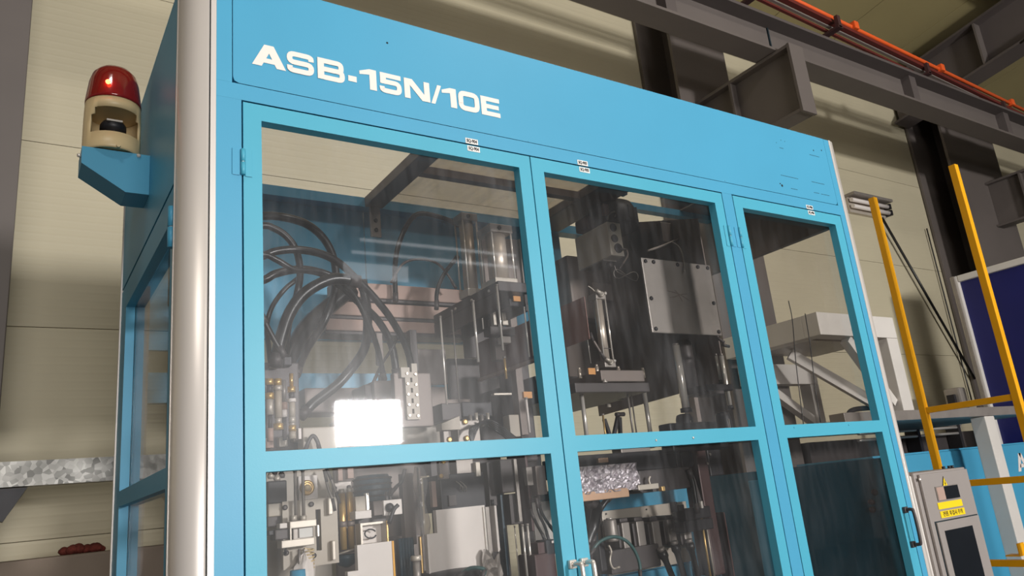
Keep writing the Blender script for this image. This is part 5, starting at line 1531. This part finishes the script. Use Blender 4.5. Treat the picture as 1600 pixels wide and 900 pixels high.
# ---- second door, lower half
t = thing('clamp_beam', 'black clamp beam across the top of the lower second window', 'beam', center(905, 700, 1090, 760, .34, .2))
px_box(900, 712, 1085, 728, .36, .2, bev=.004).build('top_bar', M['blackmetal'], t)
px_box(996, 722, 1082, 762, .37, .2, bev=.004).build('lower_bar', M['dark'], t)
px_box(970, 700, 1018, 714, .38, .05, bev=.003).build('bearing', M['midgrey'], t)
px_box(935, 716, 951, 722, .35, .01, bev=.001).build('copper_shim', M['copper'], t)
for u in (1055, 1063):
    px_box(u, 700, u + 4, 730, .355, .01, bev=.001).build('stud', M['dark'], t)
t = thing('foil_blanket', 'crinkled silver foil insulation wrapped over the beam', 'insulation', center(902, 727, 1000, 766, .33, .04))
g = MB()
random.seed(21)
x0, x1, z0, z1 = rect(900, 730, 1000, 764, .345)
nx, nz = 26, 10
vs = [[g.bm.verts.new((x0 + (x1 - x0) * i / nx, .345 + random.uniform(-.006, .005), z0 + (z1 - z0) * j / nz)) for i in range(nx + 1)] for j in range(nz + 1)]
for j in range(nz):
    for i in range(nx):
        g.bm.faces.new((vs[j][i], vs[j][i + 1], vs[j + 1][i + 1], vs[j + 1][i]))
bmesh.ops.recalc_face_normals(g.bm, faces=g.bm.faces[:])
g.build('foil', M['foil'], t)
px_box(902, 770, 984, 776, .345, .012, bev=.002).build('copper_pipe', M['copper'], t)
t = thing('toggle_clamp', 'pale toggle clamp strip with bolts below the black beam', 'clamp', center(997, 756, 1040, 770, .34, .03))
px_box(997, 758, 1030, 763, .34, .03, bev=.002).build('strip', M['plate'], t)
for u in (1000, 1020):
    px_box(u, 763, u + 6, 768, .345, .02, bev=.001).build('bolt', M['dark'], t)
px_box(1034, 760, 1040, 767, .345, .02, bev=.002).build('brass_bolt', M['brass'], t)
a = at(1015, 750, .35)
MB().tube([(a.x, .35, a.z - .02), (a.x - .004, .35, a.z), (a.x + .004, .35, a.z + .012)], .004, n=8).build('lever', M['plate'], t)

t = thing('inner_blue_panel', 'bright blue inner panel behind the nozzle manifold', 'panel', center(930, 760, 1110, 905, .62, .02))
px_box(925, 764, 1112, 910, .62, .015, bev=.002).build('sheet', M['blue'], t)
px_box(925, 908, 1112, 912, .60, .02).build('lower_flange', M['blue'], t)
t = thing('perforated_grey_plate', 'light grey plate with small holes behind the nozzle row', 'plate', center(938, 795, 1082, 870, .59, .01))
px_box(940, 799, 1086, 876, .59, .012, bev=.002).build('plate', M['plate'], t)
px_box(938, 800, 944, 872, .585, .02, bev=.001).build('folded_edge', M['midgrey'], t)
for u, v in ((947, 803), (1010, 796), (1078, 794)):
    a = at(u, v, .589)
    MB().lathe((a.x, .5895, a.z), [(.004, 0), (.003, .003)], n=8, axis=(0, -1, 0)).build('screw', M['dark'], t)

labs = ['first grey nozzle block from the left on the manifold', 'second grey nozzle block from the left on the manifold', 'third grey nozzle block from the left on the manifold', 'fourth grey nozzle block from the left on the manifold', 'fifth grey nozzle block from the left on the manifold']
for i, (u, v) in enumerate(((975, 817), (998, 815), (1022, 815), (1046, 812), (1070, 812))):
    x0, x1, z0, z1 = rect(u - 4, v, u + 14, v + 42, .47)
    t = thing('nozzle_block', labs[i], 'nozzle', ((x0 + x1) / 2, .5, z0), 'nozzle blocks in a row')
    MB().box(x0, x1, .47, .585, z0, z1, bev=.004).build('body', M['midgrey'], t)
    MB().box(x0 + .002, x1 + .004, .48, .56, z1 + .0005, z1 + .014, bev=.004).build('cap', M['dark'], t)
    MB().box(x0 - .012, x0 - .0005, .48, .56, z0 + .01, z1 - .005, bev=.003).build('side_fin', M['dark'], t)
labs = ['leftmost black flared hose tail under the nozzle blocks', 'middle black flared hose tail under the nozzle blocks', 'rightmost black flared hose tail under the nozzle blocks']
for i, (u, v, u1, v1) in enumerate(((1036, 866, 1052, 905), (1056, 856, 1070, 905), (1078, 853, 1092, 905))):
    a = at(u, v, .44); b_ = at(u1, v1, .44)
    t = thing('hose_tail', labs[i], 'hose tail', tuple(b_), 'flared hose tails')
    d = (b_ - a)
    MB().lathe(tuple(a), [(.012, -.012), (.017, -.008), (.0175, .008), (.013, .016), (.011, .03), (.011, d.length)], n=18, axis=tuple(d)).build('boot', M['black'], t)
    MB().lathe(tuple(a), [(.014, -.024), (.014, -.0125)], n=6, axis=tuple(d)).build('collar', M['midgrey'], t)
t = thing('manifold_bar', 'dark manifold bar carrying the nozzle blocks', 'manifold', center(952, 858, 1040, 885, .45, .06))
px_box(952, 861, 1034, 884, .455, .07, bev=.004).build('bar', M['dark'], t)
px_box(935, 846, 950, 892, .43, .05, bev=.004).build('end_block', M['blackmetal'], t)
a = at(953, 855, .43)
MB().tube([tuple(at(951, 852, .43)), tuple(at(955, 862, .43)), tuple(at(953, 876, .43)), tuple(at(958, 888, .43)), tuple(at(968, 886, .43))], .004, n=8).build('latch_wire', M['plate'], t)
t = thing('chrome_accumulator', 'short shiny round accumulator standing left of the nozzle blocks', 'accumulator', center(948, 808, 965, 838, .46, .03))
a = at(955, 811, .48); b_ = at(960, 846, .48)
MB().lathe((a.x, .49, b_.z), [(.022, 0), (.023, .005), (.023, a.z - b_.z - .006), (.02, a.z - b_.z)], n=24).build('cylinder', M['midgrey'], t)
MB().lathe((a.x, .49, a.z + .0003), [(.014, 0), (.012, .004)], n=20).build('cap', M['chrome'], t)
hose([(921, 868, .34), (935, 848, .34), (955, 839, .34), (975, 843, .34), (990, 858, .34), (999, 880, .34), (1001, 905, .34)], .34, .0055, 'dark green hose arching in front of the manifold in second door', m='teal_hose')
hose([(920, 780, .42), (932, 792, .44), (928, 820, .46), (918, 845, .46), (915, 880, .46)], .44, .015, 'broad black hose hanging at the left edge of lower second window')
hose([(956, 772, .46), (940, 792, .46), (930, 815, .48), (925, 850, .48)], .46, .008, 'dark hose curving down from the copper pipe')

t = thing('ejector_arm', 'black ejector arm bracket crossing to the twin brass rods', 'arm', center(1055, 784, 1115, 830, .38, .05))
px_box(1055, 784, 1060, 800, .38, .03, bev=.002).build('fork', M['blackmetal'], t)
px_box(1060, 789, 1070, 797, .38, .03, bev=.002).build('fork', M['blackmetal'], t)
px_box(1070, 795, 1112, 808, .37, .05, bev=.004).build('arm', M['blackmetal'], t)
px_box(1068, 815, 1116, 826, .37, .05, bev=.004).build('arm', M['blackmetal'], t)
px_box(1095, 783, 1100, 794, .36, .02, bev=.002).build('pin', M['chrome'], t)
beam_between(at(1078, 745, .40), at(1092, 790, .40), .022, 'hanger', M['dark'], t)
rod(1095, 806, 1110, 905, .38, .0042, 'left one of twin pale brass rods in lower second window', m='brass')
rod(1101, 806, 1116, 905, .39, .0035, 'right one of twin pale brass rods in lower second window', m='plate')
t = thing('maroon_press_post', 'tall maroon-brown press post in the lower second window', 'post', center(1100, 695, 1160, 905, .42, .1))
px_box(1102, 698, 1118, 900, .44, .08, bev=.006).build('post', M['purple'], t)
px_box(1086, 698, 1102, 800, .48, .06, bev=.004).build('side_plate', M['dark'], t)
px_box(1132, 800, 1148, 905, .46, .08, bev=.006).build('lower_block', M['purple'], t)
px_box(1112, 806, 1128, 905, .48, .08, bev=.004).build('blue_grey_rail', M['tealblack'], t)
px_box(1104, 700, 1132, 742, .50, .08, bev=.004).build('head_block', M['blackmetal'], t)
for u, v in ((1106, 724), (1110, 710)):
    a = at(u, v, .435)
    MB().lathe((a.x, .4395, a.z), [(.006, 0), (.005, .005)], n=8, axis=(0, -1, 0)).build('bolt', M['midgrey'], t)
hose([(1076, 735, .36), (1082, 752, .36), (1086, 775, .36), (1090, 800, .36)], .36, .007, 'black hose dropping beside the maroon post')

# ---- third door
t = thing('dark_brown_lobe_cluster', 'dark brown cluster of rounded lobes near the third door handle', 'gland cluster', tuple(at(1385, 815, .12)))  # group of small dark brown rounded bodies with a tail
for i, (u, v, r) in enumerate(((1367, 769, .012), (1373, 780, .014), (1380, 772, .012), (1378, 792, .015), (1386, 800, .014), (1372, 796, .011), (1392, 809, .013), (1366, 784, .010))):
    a = at(u, v, .12)
    MB().lathe((a.x, .12 + (i % 3) * .012, a.z), [(r * .5, -.012), (r, -.006), (r * 1.05, .004), (r * .6, .012), (r * .2, .014)], n=14, axis=(random.uniform(-.4, .4), -1, random.uniform(-.3, .3))).build('lobe', M['purple'], t)
MB().tube([tuple(at(1384, 805, .13)), tuple(at(1390, 825, .13)), tuple(at(1394, 850, .13))], .005, n=8).build('cable', M['dark'], t)
t = thing('mounting_plate', 'narrow back plate carrying the brown lobes', 'plate', tuple(at(1385, 835, .15)))
px_box(1362, 762, 1392, 822, .152, .004, bev=.001).build('plate', M['dark'], t)
hose([(1232, 470, .06), (1238, 500, .06), (1243, 560, .06), (1250, 620, .06), (1256, 668, .06)], .06, .0018, 'thin dark wire hanging behind the third door glass, left one', group='wires behind third door', name='wire', cat='wire', fit=False)
hose([(1258, 490, .07), (1266, 540, .07), (1273, 600, .07), (1282, 660, .07)], .07, .0018, 'thin dark wire hanging behind the third door glass, right one', group='wires behind third door', name='wire', cat='wire', fit=False)

t = thing('hose_backing_plate', 'dark backing plate behind the hoses at left of the lower second window', 'plate', (1.4, .72, 1.0))
px_box(898, 770, 944, 910, .74, .01, bev=.001).build('plate', M['blackmetal'], t)
px_box(900, 764, 960, 770, .73, .03, bev=.001).build('top_edge', M['dark'], t)
